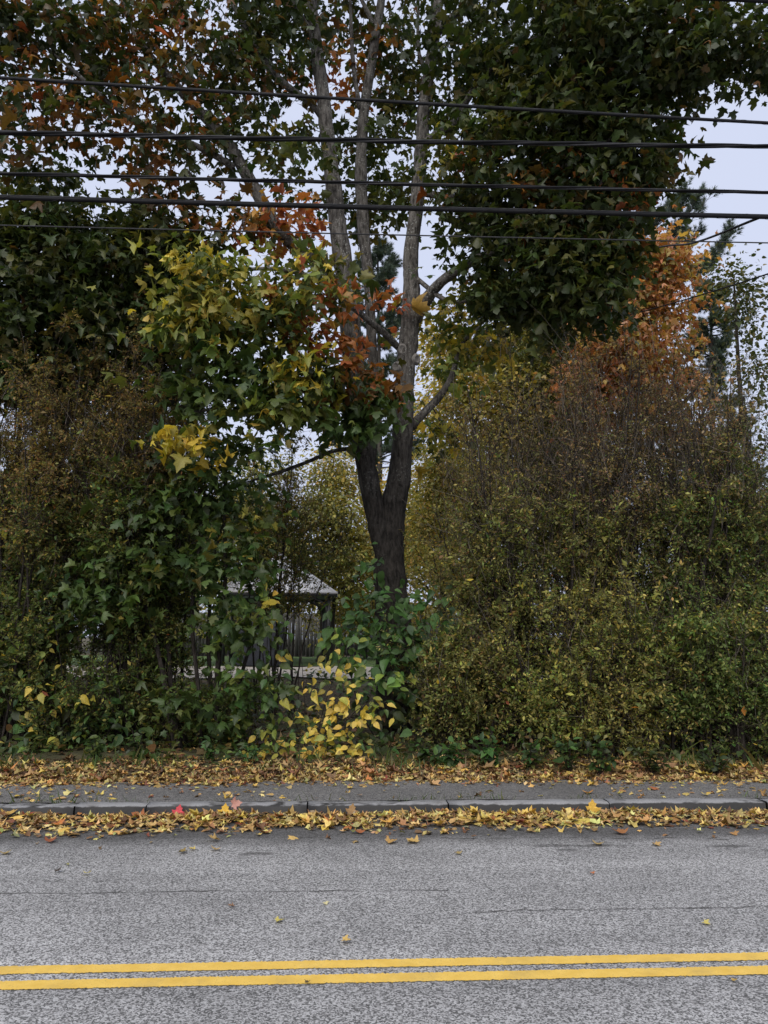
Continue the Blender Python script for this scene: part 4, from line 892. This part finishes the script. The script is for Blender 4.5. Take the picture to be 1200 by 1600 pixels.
# leaves lying singly on the carriageway, and the odd ones at the kerb
for (x, y, z, s, colr, lab, tl) in (
    (75, 1315, .012, .12, (.30, .10, .05), 'rust-brown leaf alone on the asphalt near the left edge', .12), (340, 1312, .012, .12, (.48, .32, .12), 'pale tan maple leaf on asphalt left of the centre, below the gutter drift', .12),
    (415, 1301, .016, .12, (.36, .17, .07), 'curled brown maple leaf beside the seam below the gutter drift', .3), (560, 1301, .014, .11, (.38, .13, .05), 'orange-brown leaf on the seam right of the curled brown leaf', .2),
    (282, 1331, .01, .09, (.28, .20, .07), 'small olive-brown leaf below the pale tan leaf', .1), (303, 1327, .01, .06, (.55, .42, .12), 'tiny yellow leaf next to a small olive-brown leaf on the road', .1),
    (338, 1326, .01, .09, (.40, .27, .11), 'tan leaf just under the pale tan maple leaf on the road', .1), (90, 1361, .012, .08, (.05, .035, .025), 'dark blackish leaf on the road at left', .25),
    (138, 1364, .01, .09, (.55, .46, .13), 'small pale yellow leaf right of the blackish leaf on the road', .1), (104, 1350, .008, .05, (.30, .28, .10), 'tiny olive leaf above the blackish leaf on the road', .1),
    (365, 1416, .008, .07, (.26, .15, .09), 'small brown leaf below the long crack at left of centre', .1), (432, 1439, .01, .09, (.52, .44, .12), 'yellow leaf flat on open asphalt left of centre', .08),
    (508, 1410, .008, .06, (.55, .50, .28), 'small pale cream leaf just below the long crack', .1), (536, 1469, .014, .095, (.56, .38, .12), 'yellow-tan maple leaf nearest above the double yellow lines', .2),
    (482, 1533, .014, .05, (.08, .055, .03), 'small dark leaf scrap on the near yellow line', .15), (970, 1302, .016, .15, (.34, .15, .06), 'largest rust maple leaf on the road, at right below the drift', .22),
    (1146, 1301, .012, .09, (.38, .21, .08), 'tan leaf on the road near the right edge below the drift', .15), (1023, 1318, .01, .09, (.46, .30, .12), 'pale tan leaf below the largest rust maple leaf', .1),
    (925, 1363, .01, .06, (.42, .15, .06), 'tiny orange leaf on open asphalt right of centre', .15), (1100, 1441, .01, .08, (.50, .42, .12), 'small yellow leaf on open asphalt at right', .1),
    (606, 1316, .012, .12, (.45, .27, .09), 'yellow-brown maple leaf on the road at the centre', .15), (650, 1316, .012, .13, (.50, .33, .11), 'yellow maple leaf on the road just right of the centre leaf', .12),
    (932, 1319, .012, .11, (.42, .30, .12), 'tan leaf lying on a damp dark patch', .1), (6, 1334, .01, .09, (.38, .28, .11), 'tan leaf on the road cut off by the left edge', .1), (1148, 1530, .01, .05, (.45, .30, .08), 'scrap of yellow leaf below the yellow lines at right', .15),
    (716, 1334, .01, .07, (.36, .27, .11), 'small tan leaf on the road below the yellow centre leaf', .1), (920, 1238, .105, .13, (.42, .20, .05), 'orange maple leaf on the pavement at right', .15)):
    if y > 1280: p = G(x, y, z)
    else: p = G(x, y, z)
    s *= .55 if y > 1340 else .75
    Bb = flat_basis(1, np.array([tl * .7]))
    o = add_leaf_objects('fallen_leaf', 'fallen_leaf', DRY_H, M_DRYO, None, np.zeros(3), p[None], Bb, np.array([s]), np.array([colr]))[0]
    tag(o, lab, 'leaf')
for (x, y, s, colr, lab) in ((279, 1263, .13, (.62, .075, .09), 'bright red leaf standing against the kerb face'), (366, 1256, .13, (.45, .22, .17), 'pinkish brown curled leaf on top of the kerb'),
                             (348, 1268, .14, (.68, .42, .05), 'vivid yellow maple leaf standing up in the gutter below the kerb'), (932, 1264, .16, (.66, .40, .06), 'vivid yellow maple leaf standing up in the gutter at right'),
                             (548, 1258, .13, (.34, .20, .08), 'brown leaf standing against the kerb joint at the centre')):
    p = R(uv_of(G(x, y, .08))[0], -.03 if y > 1256 else .02, .028 if y > 1256 else .106)
    d = unit(np.array([[rng.normal(0, .3), .25, .9]])) if y > 1256 else unit(np.array([[.9, .2, .12]]))
    Bb = basis(d, unit(np.array([[.1, -.9, .35]])))
    o = add_leaf_objects('fallen_leaf', 'fallen_leaf', DRY_H, M_DRYO, None, np.zeros(3), p[None], Bb, np.array([s * .72]), np.array([colr]))[0]
    tag(o, lab, 'leaf')

# ---------------------------------------------------------------- overhead cables
M_CABLE = simple_mat('cable_sheath', (0.006, 0.006, 0.007), (0.014, 0.014, 0.016), 6, 0.6, 0)
M_STRAND = simple_mat('steel_strand', (0.03, 0.03, 0.032), (0.06, 0.06, 0.063), 20, 0.6, 0, metal=.3)
for m_ in (M_CABLE, M_STRAND):
    next(x for x in m_.node_tree.nodes if x.type == 'BSDF_PRINCIPLED').inputs['Specular IOR Level'].default_value = 0.12
WU = np.linspace(-32, 32, 640)
def cable_curve(yl, yr, v0, sag=.0):
    """runs along the road at offset v0 from the kerb; passes image heights yl, yr at the two picture edges"""
    def hit(px, py):
        d = ray(px, py); t = (v0 - (CAM - K0) @ E_V) / (d @ E_V); return CAM + d * t
    a, b_ = hit(0, yl), hit(1200, yr); ua, ub = uv_of(a)[0], uv_of(b_)[0]
    z = a[2] + (WU - ua) * (b_[2] - a[2]) / (ub - ua) + sag * ((WU - ua) * (WU - ub))
    return R(WU, np.full_like(WU, v0), z)
def cable(label, yl, yr, v0, r, kind, sag=.0006):
    c = cable_curve(yl, yr, v0, sag); o0 = c[len(c) // 2].copy()
    root = thing('overhead_cable', label, 'cable', o0, 'cables strung along the road')
    side = np.cross(unit(c[-1] - c[0]), [0, 0, 1.0]); upv = np.array([0, 0, 1.0])
    s = np.linspace(0, 64, len(c))
    def add(nm, pts, rad, mat, sides=8):
        v, f = tubes(pts[None], np.full((1, len(pts)), rad), sides); obj(nm, make_mesh(nm, v - o0, [f], mat, smooth=True), root)
    if kind == 'single': add('conductor', c, r, M_STRAND if r < .008 else M_CABLE)
    elif kind == 'twist':
        for ph, rr, mt in ((0, r * .62, M_CABLE), (2.1, r * .62, M_CABLE), (4.2, r * .4, M_STRAND)):
            a = s * 2.6 + ph; add('conductor', c + side * (np.cos(a) * r * .55)[:, None] + upv * (np.sin(a) * r * .55)[:, None], rr, mt, 7)
    else:
        add('telephone_cable', c, r * .72, M_CABLE, 10); add('support_strand', c + upv * r * .95, r * .24, M_STRAND, 6)
        a = np.linspace(0, 64, 2600); cc = np.stack([np.interp(a, s, c[:, k]) for k in range(3)], 1)
        hl = cc + upv * r * .12 + side * (np.cos(a * 11) * r * .80)[:, None] + upv * (np.sin(a * 11) * r * 1.02)[:, None]
        v, f = tubes(hl[None], np.full((1, len(hl)), .0016), 3); obj('lashing_wire', make_mesh('lashing_wire', v - o0, [f], M_STRAND), root)
    return c
cable('topmost of the five cables that cross the whole picture', 122, 192.5, .2, 0.0206, 'lashed', .0006)
cable('second cable from the top, a twisted dark one', 207, 229, .25, 0.0258, 'twist', .0010)
cable('third cable from the top, thinner and dark', 271, 301, .2, 0.0198, 'twist', .0004)
c4 = cable('thick black lowest cable, fourth from the top, with a drop wire at the right', 309, 339.5, .3, 0.0310, 'lashed', .0005)
cable('thin hair-like wire below the thick cables', 352, 379.5, .35, .0075, 'single', .0004)
cable('cable touching the top right corner above the dark maple leaves', -62, 2, -.3, .022, 'single', .0006)
def drop(label, pts, r):
    q = catmull(np.array(pts), 60); root = thing('drop_wire', label, 'wire', q[0])
    v, f = tubes(q[None], np.full((1, 60), r), 7); obj('conductor', make_mesh('conductor', v - q[0], [f], M_CABLE, smooth=True), root)
def on_c4(px):
    x, y, z = proj(c4); return c4[int(np.argmin(np.abs(x - px)))]
a0 = on_c4(1184); a1 = P(1022, 388, 14.0)
drop('wire slanting down from the thick cable in front of the pine', [a0, (a0 + a1) / 2 + np.array([0, 0, -.10]), a1, P(900, 418, 20), P(760, 430, 28)], .016)
b0_ = c4[int(np.argmin(np.abs(WU - 11.0)))]
drop('faint slanting wire crossing in front of the orange tree', [b0_, P(1320, 385, 9.8), P(1200, 428, 11.5), P(1050, 474, 14.5), P(905, 512, 18), P(760, 545, 23)], .013)

# ---------------------------------------------------------------- things behind the hedge
def box(a, b_):
    x0, y0, z0 = a; x1, y1, z1 = b_
    v = np.array([(x0, y0, z0), (x1, y0, z0), (x1, y1, z0), (x0, y1, z0), (x0, y0, z1), (x1, y0, z1), (x1, y1, z1), (x0, y1, z1)], float)
    f = np.array([(0, 3, 2, 1), (4, 5, 6, 7), (0, 1, 5, 4), (1, 2, 6, 5), (2, 3, 7, 6), (3, 0, 4, 7)]); return v, f
def bar(a, b_, w1, w2=None):
    a = np.array(a, float); b_ = np.array(b_, float)
    v, f = tubes(np.array([[a, b_]]), np.full((1, 2), w1), 4); return v, [f, np.array([[3, 2, 1, 0]]), np.array([[4, 5, 6, 7]])]
M_ROOF = simple_mat('pale_metal_roof', (0.66, 0.66, 0.68), (0.76, 0.76, 0.78), 3, 0.5, 0.1)
M_DARKM = simple_mat('dark_metal', (0.02, 0.02, 0.022), (0.04, 0.04, 0.042), 8, 0.5, 0)
M_WOODF = simple_mat('grey_wood', (0.05, 0.049, 0.048), (0.10, 0.097, 0.094), 7, 0.85, 0.3)
gc = P(432, 1030, 22.0); gc[2] = gz_at(gc) + .03
gaz = thing('gazebo', 'gazebo with pale hipped roof and dark posts seen through the gap', 'gazebo', gc)
hw, eh, ah = 1.6, 1.93, 3.0
rot = Matrix.Rotation(.35, 4, 'Z'); gaz.rotation_euler = (0, 0, .12)
corners = [(-hw, -hw), (hw, -hw), (hw, hw), (-hw, hw)]
for i in range(4):
    (x0, y0), (x1, y1) = corners[i], corners[(i + 1) % 4]; k = .38
    v = np.array([(x0, y0, eh), (x1, y1, eh), (x1 * k, y1 * k, eh + (ah - eh) * .72), (x0 * k, y0 * k, eh + (ah - eh) * .72)])
    v2 = v - np.array([0, 0, .04]); vv = np.vstack([v, v2])
    obj('roof_panel', make_mesh('roof_panel', vv, [np.array([(0, 1, 2, 3), (7, 6, 5, 4), (0, 4, 5, 1), (1, 5, 6, 2), (2, 6, 7, 3), (3, 7, 4, 0)])], M_ROOF), gaz)
    v = np.array([(x0 * k * 1.1, y0 * k * 1.1, eh + (ah - eh) * .66), (x1 * k * 1.1, y1 * k * 1.1, eh + (ah - eh) * .66), (0, 0, ah + .15)]); v2 = v - np.array([0, 0, .03])
    obj('roof_cap', make_mesh('roof_cap', np.vstack([v, v2]), [np.array([(0, 1, 2), (5, 4, 3)]), np.array([(0, 3, 4, 1), (1, 4, 5, 2), (2, 5, 3, 0)])], M_ROOF), gaz)
    v, f = bar((x0 * .97, y0 * .97, eh - .08), (x1 * .97, y1 * .97, eh - .06), .05); obj('eave_beam', make_mesh('eave_beam', v, f, M_DARKM), gaz)
    px_, py_ = x0 * .86, y0 * .86
    v, f = bar((px_, py_, 0), (px_, py_, eh - .05), .05); pst = obj('post', make_mesh('post', v, f, M_DARKM), gaz)
    for (ddx, ddy) in ((-np.sign(x0), 0), (0, -np.sign(y0))):
        cpts = catmull([(px_, py_, eh - .65), (px_ + ddx * .12, py_ + ddy * .12, eh - .3), (px_ + ddx * .5, py_ + ddy * .5, eh - .1)], 8)
        v, f = tubes(cpts[None], np.full((1, 8), .03), 6); obj('brace', make_mesh('brace', v, [f], M_DARKM), pst)
# dark patio chair and cloth-covered grill under it
def grill(label, px, py, Y, w_, d_, h_, mat):
    c = P(px, py, Y); c[2] = gz_at(c) + .03; root = thing('covered_grill', label, 'grill cover', c)
    prof = [(0, 1.04), (.3, 1.0), (.72, .98), (.88, .9), (.97, .62), (1.0, .3)]
    n_ = 20; rows = []
    for z, s in prof:
        a = np.arange(n_) * 2 * math.pi / n_; ca, sa = np.cos(a), np.sin(a)
        sq = 1 / np.maximum(np.abs(ca), np.abs(sa)) ** .8; fold = 1 + (.05 * (1 - z)) * np.sin(a * 7 + 1)
        rows.append(np.stack([ca * sq * w_ / 2 * s * fold, sa * sq * d_ / 2 * s * fold, np.full(n_, z * h_)], 1))
    v = np.concatenate(rows); fs = []
    for k in range(len(prof) - 1):
        i = np.arange(n_); fs.append(np.stack([k * n_ + i, k * n_ + (i + 1) % n_, (k + 1) * n_ + (i + 1) % n_, (k + 1) * n_ + i], -1))
    obj('cover', make_mesh('cover', v, [np.concatenate(fs), np.arange((len(prof) - 1) * n_, len(prof) * n_)[None]], mat, smooth=True), root)
    for sx in (-.3, .3):
        v, f = bar((sx * w_, -d_ * .5, .05), (sx * w_, d_ * .5, .05), .04); obj('foot', make_mesh('foot', v, f, M_DARKM), root)
M_COVER = simple_mat('dark_cover', (0.018, 0.02, 0.026), (0.03, 0.034, 0.045), 5, 0.7, 0.2)
M_BLUE = simple_mat('blue_cover', (0.03, 0.06, 0.22), (0.05, 0.10, 0.34), 5, 0.6, 0.2)
grill('dark covered patio piece under the gazebo', 405, 1035, 20.5, 1.3, .6, 1.15, M_COVER)
grill('narrow blue covered item seen through twigs right of the maple trunk', 704, 1010, 17.0, .28, .28, 1.1, M_BLUE)
# board fence
fa, fb = P(180, 1030, 31), P(760, 1030, 32.5); L_ = np.linalg.norm((fb - fa)[:2]); nb = int(L_ / .15)
fa[2] = gz_at(fa); fen = thing('board_fence', 'weathered grey board fence behind the gazebo', 'fence', fa)
fd = unit((fb - fa) * np.array([1, 1, 0])); fn = np.cross(fd, [0, 0, 1])
bv, bf = box((.004, 0, .04), (.146, .02, 1.78)); bm_ = make_mesh('board', bv, [bf], M_WOODF)
Mf = Matrix(((fd[0], -fd[1], 0), (fd[1], fd[0], 0), (0, 0, 1))).to_4x4()
for i in range(nb):
    o = obj('board', bm_, fen); mm = Mf.copy(); q = fd * i * .15; mm.translation = Vector((q[0], q[1], gz_at(fa + q) - fa[2] + rng.normal(0, .012))); o.matrix_basis = mm
rv, rf = box((0, .021, 0), (L_, .06, .09)); rm_ = make_mesh('rail', rv, [rf], M_WOODF)
for z in (.4, 1.4):
    o = obj('rail', rm_, fen); mm = Mf.copy(); mm.translation = Vector((0, 0, z)); o.matrix_basis = mm
pv, pf = box((-.05, .061, -.1), (.05, .16, 1.72)); pm_ = make_mesh('post', pv, [pf], M_WOODF)
for i in range(0, nb, 16):
    o = obj('post', pm_, fen); mm = Mf.copy(); q = fd * i * .15; mm.translation = Vector((q[0], q[1], gz_at(fa + q) - fa[2])); o.matrix_basis = mm

# ---------------------------------------------------------------- background trees
def far_tree(name, label, px, Y, top_py, halfw_px, pal, nblob=14, nspray=26, per=14, size=.16, low_py=980, hi=MAPLES_H, lo=MAPLES_L, spread=(.30, .30, .16), dens=1.0, trunk_r=.14, group='trees in the yard behind the hedge', lean=0):
    base = P(px, 1040, Y); base[2] = gz_at(base) - .05
    top = P(px + lean, top_py, Y); H = top[2] - base[2]; s = Y / FPX; hw_ = halfw_px * s
    tr = np.array([base, base + [0.1, 0, H * .3], base + [lean * s * .5, .1, H * .6], base + [lean * s * .9, 0, H * .95]])
    limbs = [(tr, [trunk_r, trunk_r * .8, trunk_r * .5, .02], 'trunk')]
    for k in range(5):
        z = rng.uniform(.25, .6); a = rng.uniform(0, 6.28); b_ = base + [0.05, 0, H * z]
        e = b_ + np.array([math.cos(a) * hw_ * .7, math.sin(a) * hw_ * .6, H * rng.uniform(.15, .3)])
        limbs.append((np.array([b_, (b_ + e) / 2 + [0, 0, -.05 * H * .3], e]), [trunk_r * .45, trunk_r * .3, .012], 'limb'))
    bl = []
    zlo = (P(px, low_py, Y)[2] - base[2]) / H
    for k in range(nblob):
        f = rng.uniform(zlo, .95); wd = hw_ * (math.sin(min(1, max(.12, (1.06 - f))) * math.pi * .62)); a = rng.uniform(0, 6.28); rr = wd * math.sqrt(rng.random()) * .8
        c = base + np.array([math.cos(a) * rr + lean * s * f, math.sin(a) * rr * .8, H * f])
        bl.append(dict(c=c, r=np.array([hw_ * .36, hw_ * .36, hw_ * .27]) * rng.uniform(.7, 1.3), n=int(nspray * 1.7 * dens), pal=pal))
    return build_tree(name, label, 'tree', base, limbs, bl, per=per, size=size, spread=spread, nsingle=0, bark=M_FARBARK, twig=M_FARBARK, group=group, hi=hi, lo=lo, sides=6, trunk_sides=8)
BYG = [(.28, .27, .08, 3), (.19, .20, .065, 3), (.44, .37, .10, 2), (.13, .14, .05, 2)]
BYEL = [(.54, .42, .10, 3), (.42, .36, .10, 3), (.28, .26, .08, 2), (.46, .28, .08, 1)]
far_tree('orange_maple', 'bright orange maple behind the brown-topped shrub on the right', 1035, 17, 385, 165, [(.44, .20, .075, 3), (.50, .25, .09, 3), (.40, .15, .07, 2), (.46, .33, .09, 3), (.16, .14, .05, 2), (.50, .26, .15, 1.5)], 30, 17, 12, .105, low_py=660)
far_tree('yellow_tree', 'yellow-green tree behind the hedge just right of the maple trunk', 745, 19, 520, 110, BYEL, 16, 20, 11, .12, low_py=880, lo=OVATES_L, spread=(.3, .3, .2))
far_tree('yellow_tree', 'pale yellow tree low in the gap left of the maple trunk', 500, 25, 770, 110, BYG, 14, 26, 12, .12, low_py=930, lo=OVATES_L)
far_tree('olive_tree', 'tall olive-leaved tree behind the hedge at the right edge', 1190, 20, 400, 85, [(.07, .09, .03, 4), (.10, .11, .035, 3), (.16, .13, .04, 1.5)], 18, 16, 10, .12, low_py=900, lo=OVATES_L, spread=(.28, .28, .3))
far_tree('olive_tree', 'dark olive tree behind the gazebo and the sapling stems', 300, 34, 760, 170, BYG, 12, 26, 12, .17, low_py=960)
far_tree('dark_tree', 'dull green tree in the yard far behind the left-hand shrubs', 120, 36, 700, 190, [(.06, .08, .03, 3), (.10, .11, .035, 2)], 14, 26, 12, .18, low_py=980)
far_tree('yellow_tree', 'yellowing tree over the fence right of the trunk', 690, 36, 740, 120, BYEL, 12, 26, 12, .17, low_py=980)
far_tree('dark_tree', 'dull green tree far behind the right-hand shrubs', 900, 35, 640, 190, BYG, 14, 26, 12, .18, low_py=980)
far_tree('dark_tree', 'dim tree filling the lower right behind the hedge', 1120, 34, 680, 170, [(.06, .08, .03, 3), (.12, .12, .04, 2)], 14, 24, 12, .18, low_py=1000)
far_tree('yellow_tree', 'small yellow tree over the fence behind the gazebo', 440, 38, 830, 100, BYEL, 10, 24, 12, .16, low_py=960)
far_tree('dark_tree', 'dull green tree far behind at the left edge', -60, 36, 720, 160, BYG, 12, 24, 12, .18, low_py=980)

far_tree('olive_tree', 'broad yellow-olive tree filling the space behind the right-hand shrubs', 850, 22, 470, 150, BYG, 26, 26, 12, .13, low_py=900, lo=OVATES_L)
far_tree('yellow_tree', 'thin yellow-green tree behind the low cross branch left of the trunk', 400, 24, 700, 110, BYG, 16, 18, 11, .11, low_py=930, lo=OVATES_L)
far_tree('dark_tree', 'dark tree behind the brown-leaved shrubs on the left', 170, 20, 580, 170, [(.05, .07, .025, 3), (.09, .09, .03, 2)], 18, 24, 12, .14, low_py=900)
far_tree('yellow_tree', 'golden tree low behind the hedge between trunk and orange maple', 620, 27, 700, 120, BYEL, 16, 22, 12, .13, low_py=960, lo=OVATES_L)

far_tree('yellow_tree', 'yellow tree close behind the maple trunk on its right', 690, 23, 500, 75, BYEL, 14, 18, 11, .12, low_py=900, lo=OVATES_L)

far_tree('yellow_tree', 'fine-leaved yellow-green tree filling the gap just left of the maple trunk', 515, 26, 690, 85, BYG + BYEL, 20, 26, 12, .10, low_py=930, lo=OVATES_L, spread=(.3, .3, .25), trunk_r=.08)
far_tree('yellow_tree', 'fine-leaved golden tree low behind the hedge just right of the maple trunk', 690, 16.5, 700, 75, BYEL + BYG, 20, 26, 12, .075, low_py=980, lo=OVATES_L, spread=(.22, .22, .2), trunk_r=.05)
far_tree('olive_tree', 'fine-leaved olive tree behind the sapling stems', 390, 26, 770, 90, BYG, 18, 26, 12, .10, low_py=950, lo=OVATES_L, spread=(.3, .3, .25), trunk_r=.08)

far_tree('olive_tree', 'yellow-olive tree rising behind the shrub next to the trunk, under the dark maple crown', 800, 20, 430, 115, BYG + [(.10, .11, .03, 2)], 24, 24, 12, .11, low_py=800, lo=OVATES_L)

far_tree('yellow_tree', 'pale golden tree filling the space between gazebo and maple trunk', 570, 29, 760, 85, BYEL + BYG, 18, 24, 12, .12, low_py=990, lo=OVATES_L, spread=(.3, .3, .25), trunk_r=.08)
far_tree('olive_tree', 'olive tree under the lower edge of the dark maple crown', 890, 19, 395, 110, BYG + [(.10, .11, .03, 3)], 26, 22, 12, .11, low_py=700, lo=OVATES_L)

# pines
NEEDLE = []
for _ in range(3):
    vv, ff = [], []
    for k in range(16):
        d = unit(np.array([rng.normal(0, .55), 1.0, rng.normal(0, .55)])); s_ = unit(np.cross(d, rng.normal(size=3))) * .045; L = rng.uniform(.7, 1.1); q = len(vv)
        vv += [tuple(-s_), tuple(s_), tuple(d * L)]; ff.append((q, q + 1, q + 2))
    NEEDLE.append((np.array(vv), np.array(ff)))
PINE = [(.085, .12, .085, 3), (.06, .09, .065, 3), (.12, .15, .10, 1.5)]
def pine(label, px, Y, top_py, branches, tr=.18, full=None):
    base = P(px, 1040, Y); base[2] = gz_at(base) - .05; top = P(px, top_py, Y)
    root = thing('white_pine', label, 'tree', base, 'pines behind the hedge')
    v, fs, c, r = limb_mesh(np.array([base, base * .5 + top * .5 + [.08, 0, 0], top]), [tr, tr * .6, .03], 10, .4, .04)
    obj('trunk', make_mesh('trunk', v - base, fs, M_FARBARK, smooth=True), root)
    bp = []
    for br in branches:
        q0 = catmull(np.array([P(*q) for q in br]), 10)
        for k in range(4): bp.append(q0 + (rng.normal(0, .16, (1, 3)) * np.linspace(0, 1, 10)[:, None] if k else 0))
    if full:
        n_, spread_, plo, phi = full
        for k in range(n_):
            f = rng.uniform(plo, phi); b_ = base + (top - base) * f; a = rng.uniform(0, 6.28); L = spread_ * (1.15 - f) * rng.uniform(.6, 1.1)
            bp.append(catmull(np.array([b_, b_ + [math.cos(a) * L * .55, math.sin(a) * L * .55, L * .05], b_ + [math.cos(a) * L, math.sin(a) * L, L * .32]]), 10))
    bp = np.array(bp)
    v1, f1 = tubes(bp, np.broadcast_to(np.linspace(.035, .006, 10)[None], bp.shape[:2]), 5)
    n2 = len(bp) * 46; w2 = np.repeat(np.arange(len(bp)), 46); t2 = rng.uniform(.25, 1, n2); p2, tg = interp_rows(bp, w2, t2)
    d2 = unit(tg * .9 + rng.normal(0, .5, (n2, 3)) + np.array([0, 0, .55])); L2 = rng.uniform(.15, .5, n2)
    tw = p2[:, None] + d2[:, None] * (L2[:, None] * np.linspace(0, 1, 3)[None])[..., None]
    v2, f2 = tubes(tw, np.broadcast_to(np.array([.007, .005, .003])[None], (n2, 3)), 3)
    V, F = join([(v1, f1), (v2, f2)]); o = obj('branches', make_mesh('branches', V - base, F, M_FARBARK), root); o['kind'] = 'stuff'
    n3 = n2 * 5; w3 = np.repeat(np.arange(n2), 5); p3, tg3 = interp_rows(tw, w3, rng.uniform(.3, 1, n3))
    v, f, c = leaves_mesh(NEEDLE, p3, basis(unit(tg3 + rng.normal(0, .3, (n3, 3))), rng.normal(size=(n3, 3))), .17 * np.exp(rng.normal(0, .15, n3)), palette(n3, PINE))
    o = obj('needles', make_mesh('needles', v - base, [f], M_NEEDLE, c), root); o['kind'] = 'stuff'
pine('white pine whose branches reach into the sky beside the dark maple crown', 930, 24, 250,
     [[(935, 450, 24), (1010, 400, 23.6), (1060, 352, 23.4), (1096, 298, 23.3)], [(935, 470, 24), (1050, 440, 23.5), (1105, 412, 23.2), (1142, 358, 23.1)], [(935, 470, 24), (1010, 430, 24), (1060, 395, 24), (1090, 365, 24)],
      [(935, 430, 24), (1000, 372, 23.2), (1045, 335, 23), (1070, 310, 23)]], full=(40, 3.0, .35, .97))
pine('dark pine peeking out right of the orange maple', 1110, 27, 440, [], full=(60, 2.6, .3, .98))
pine('blue-green pine glimpsed between the maple stems', 590, 30, 375, [], full=(60, 3.2, .4, .98))
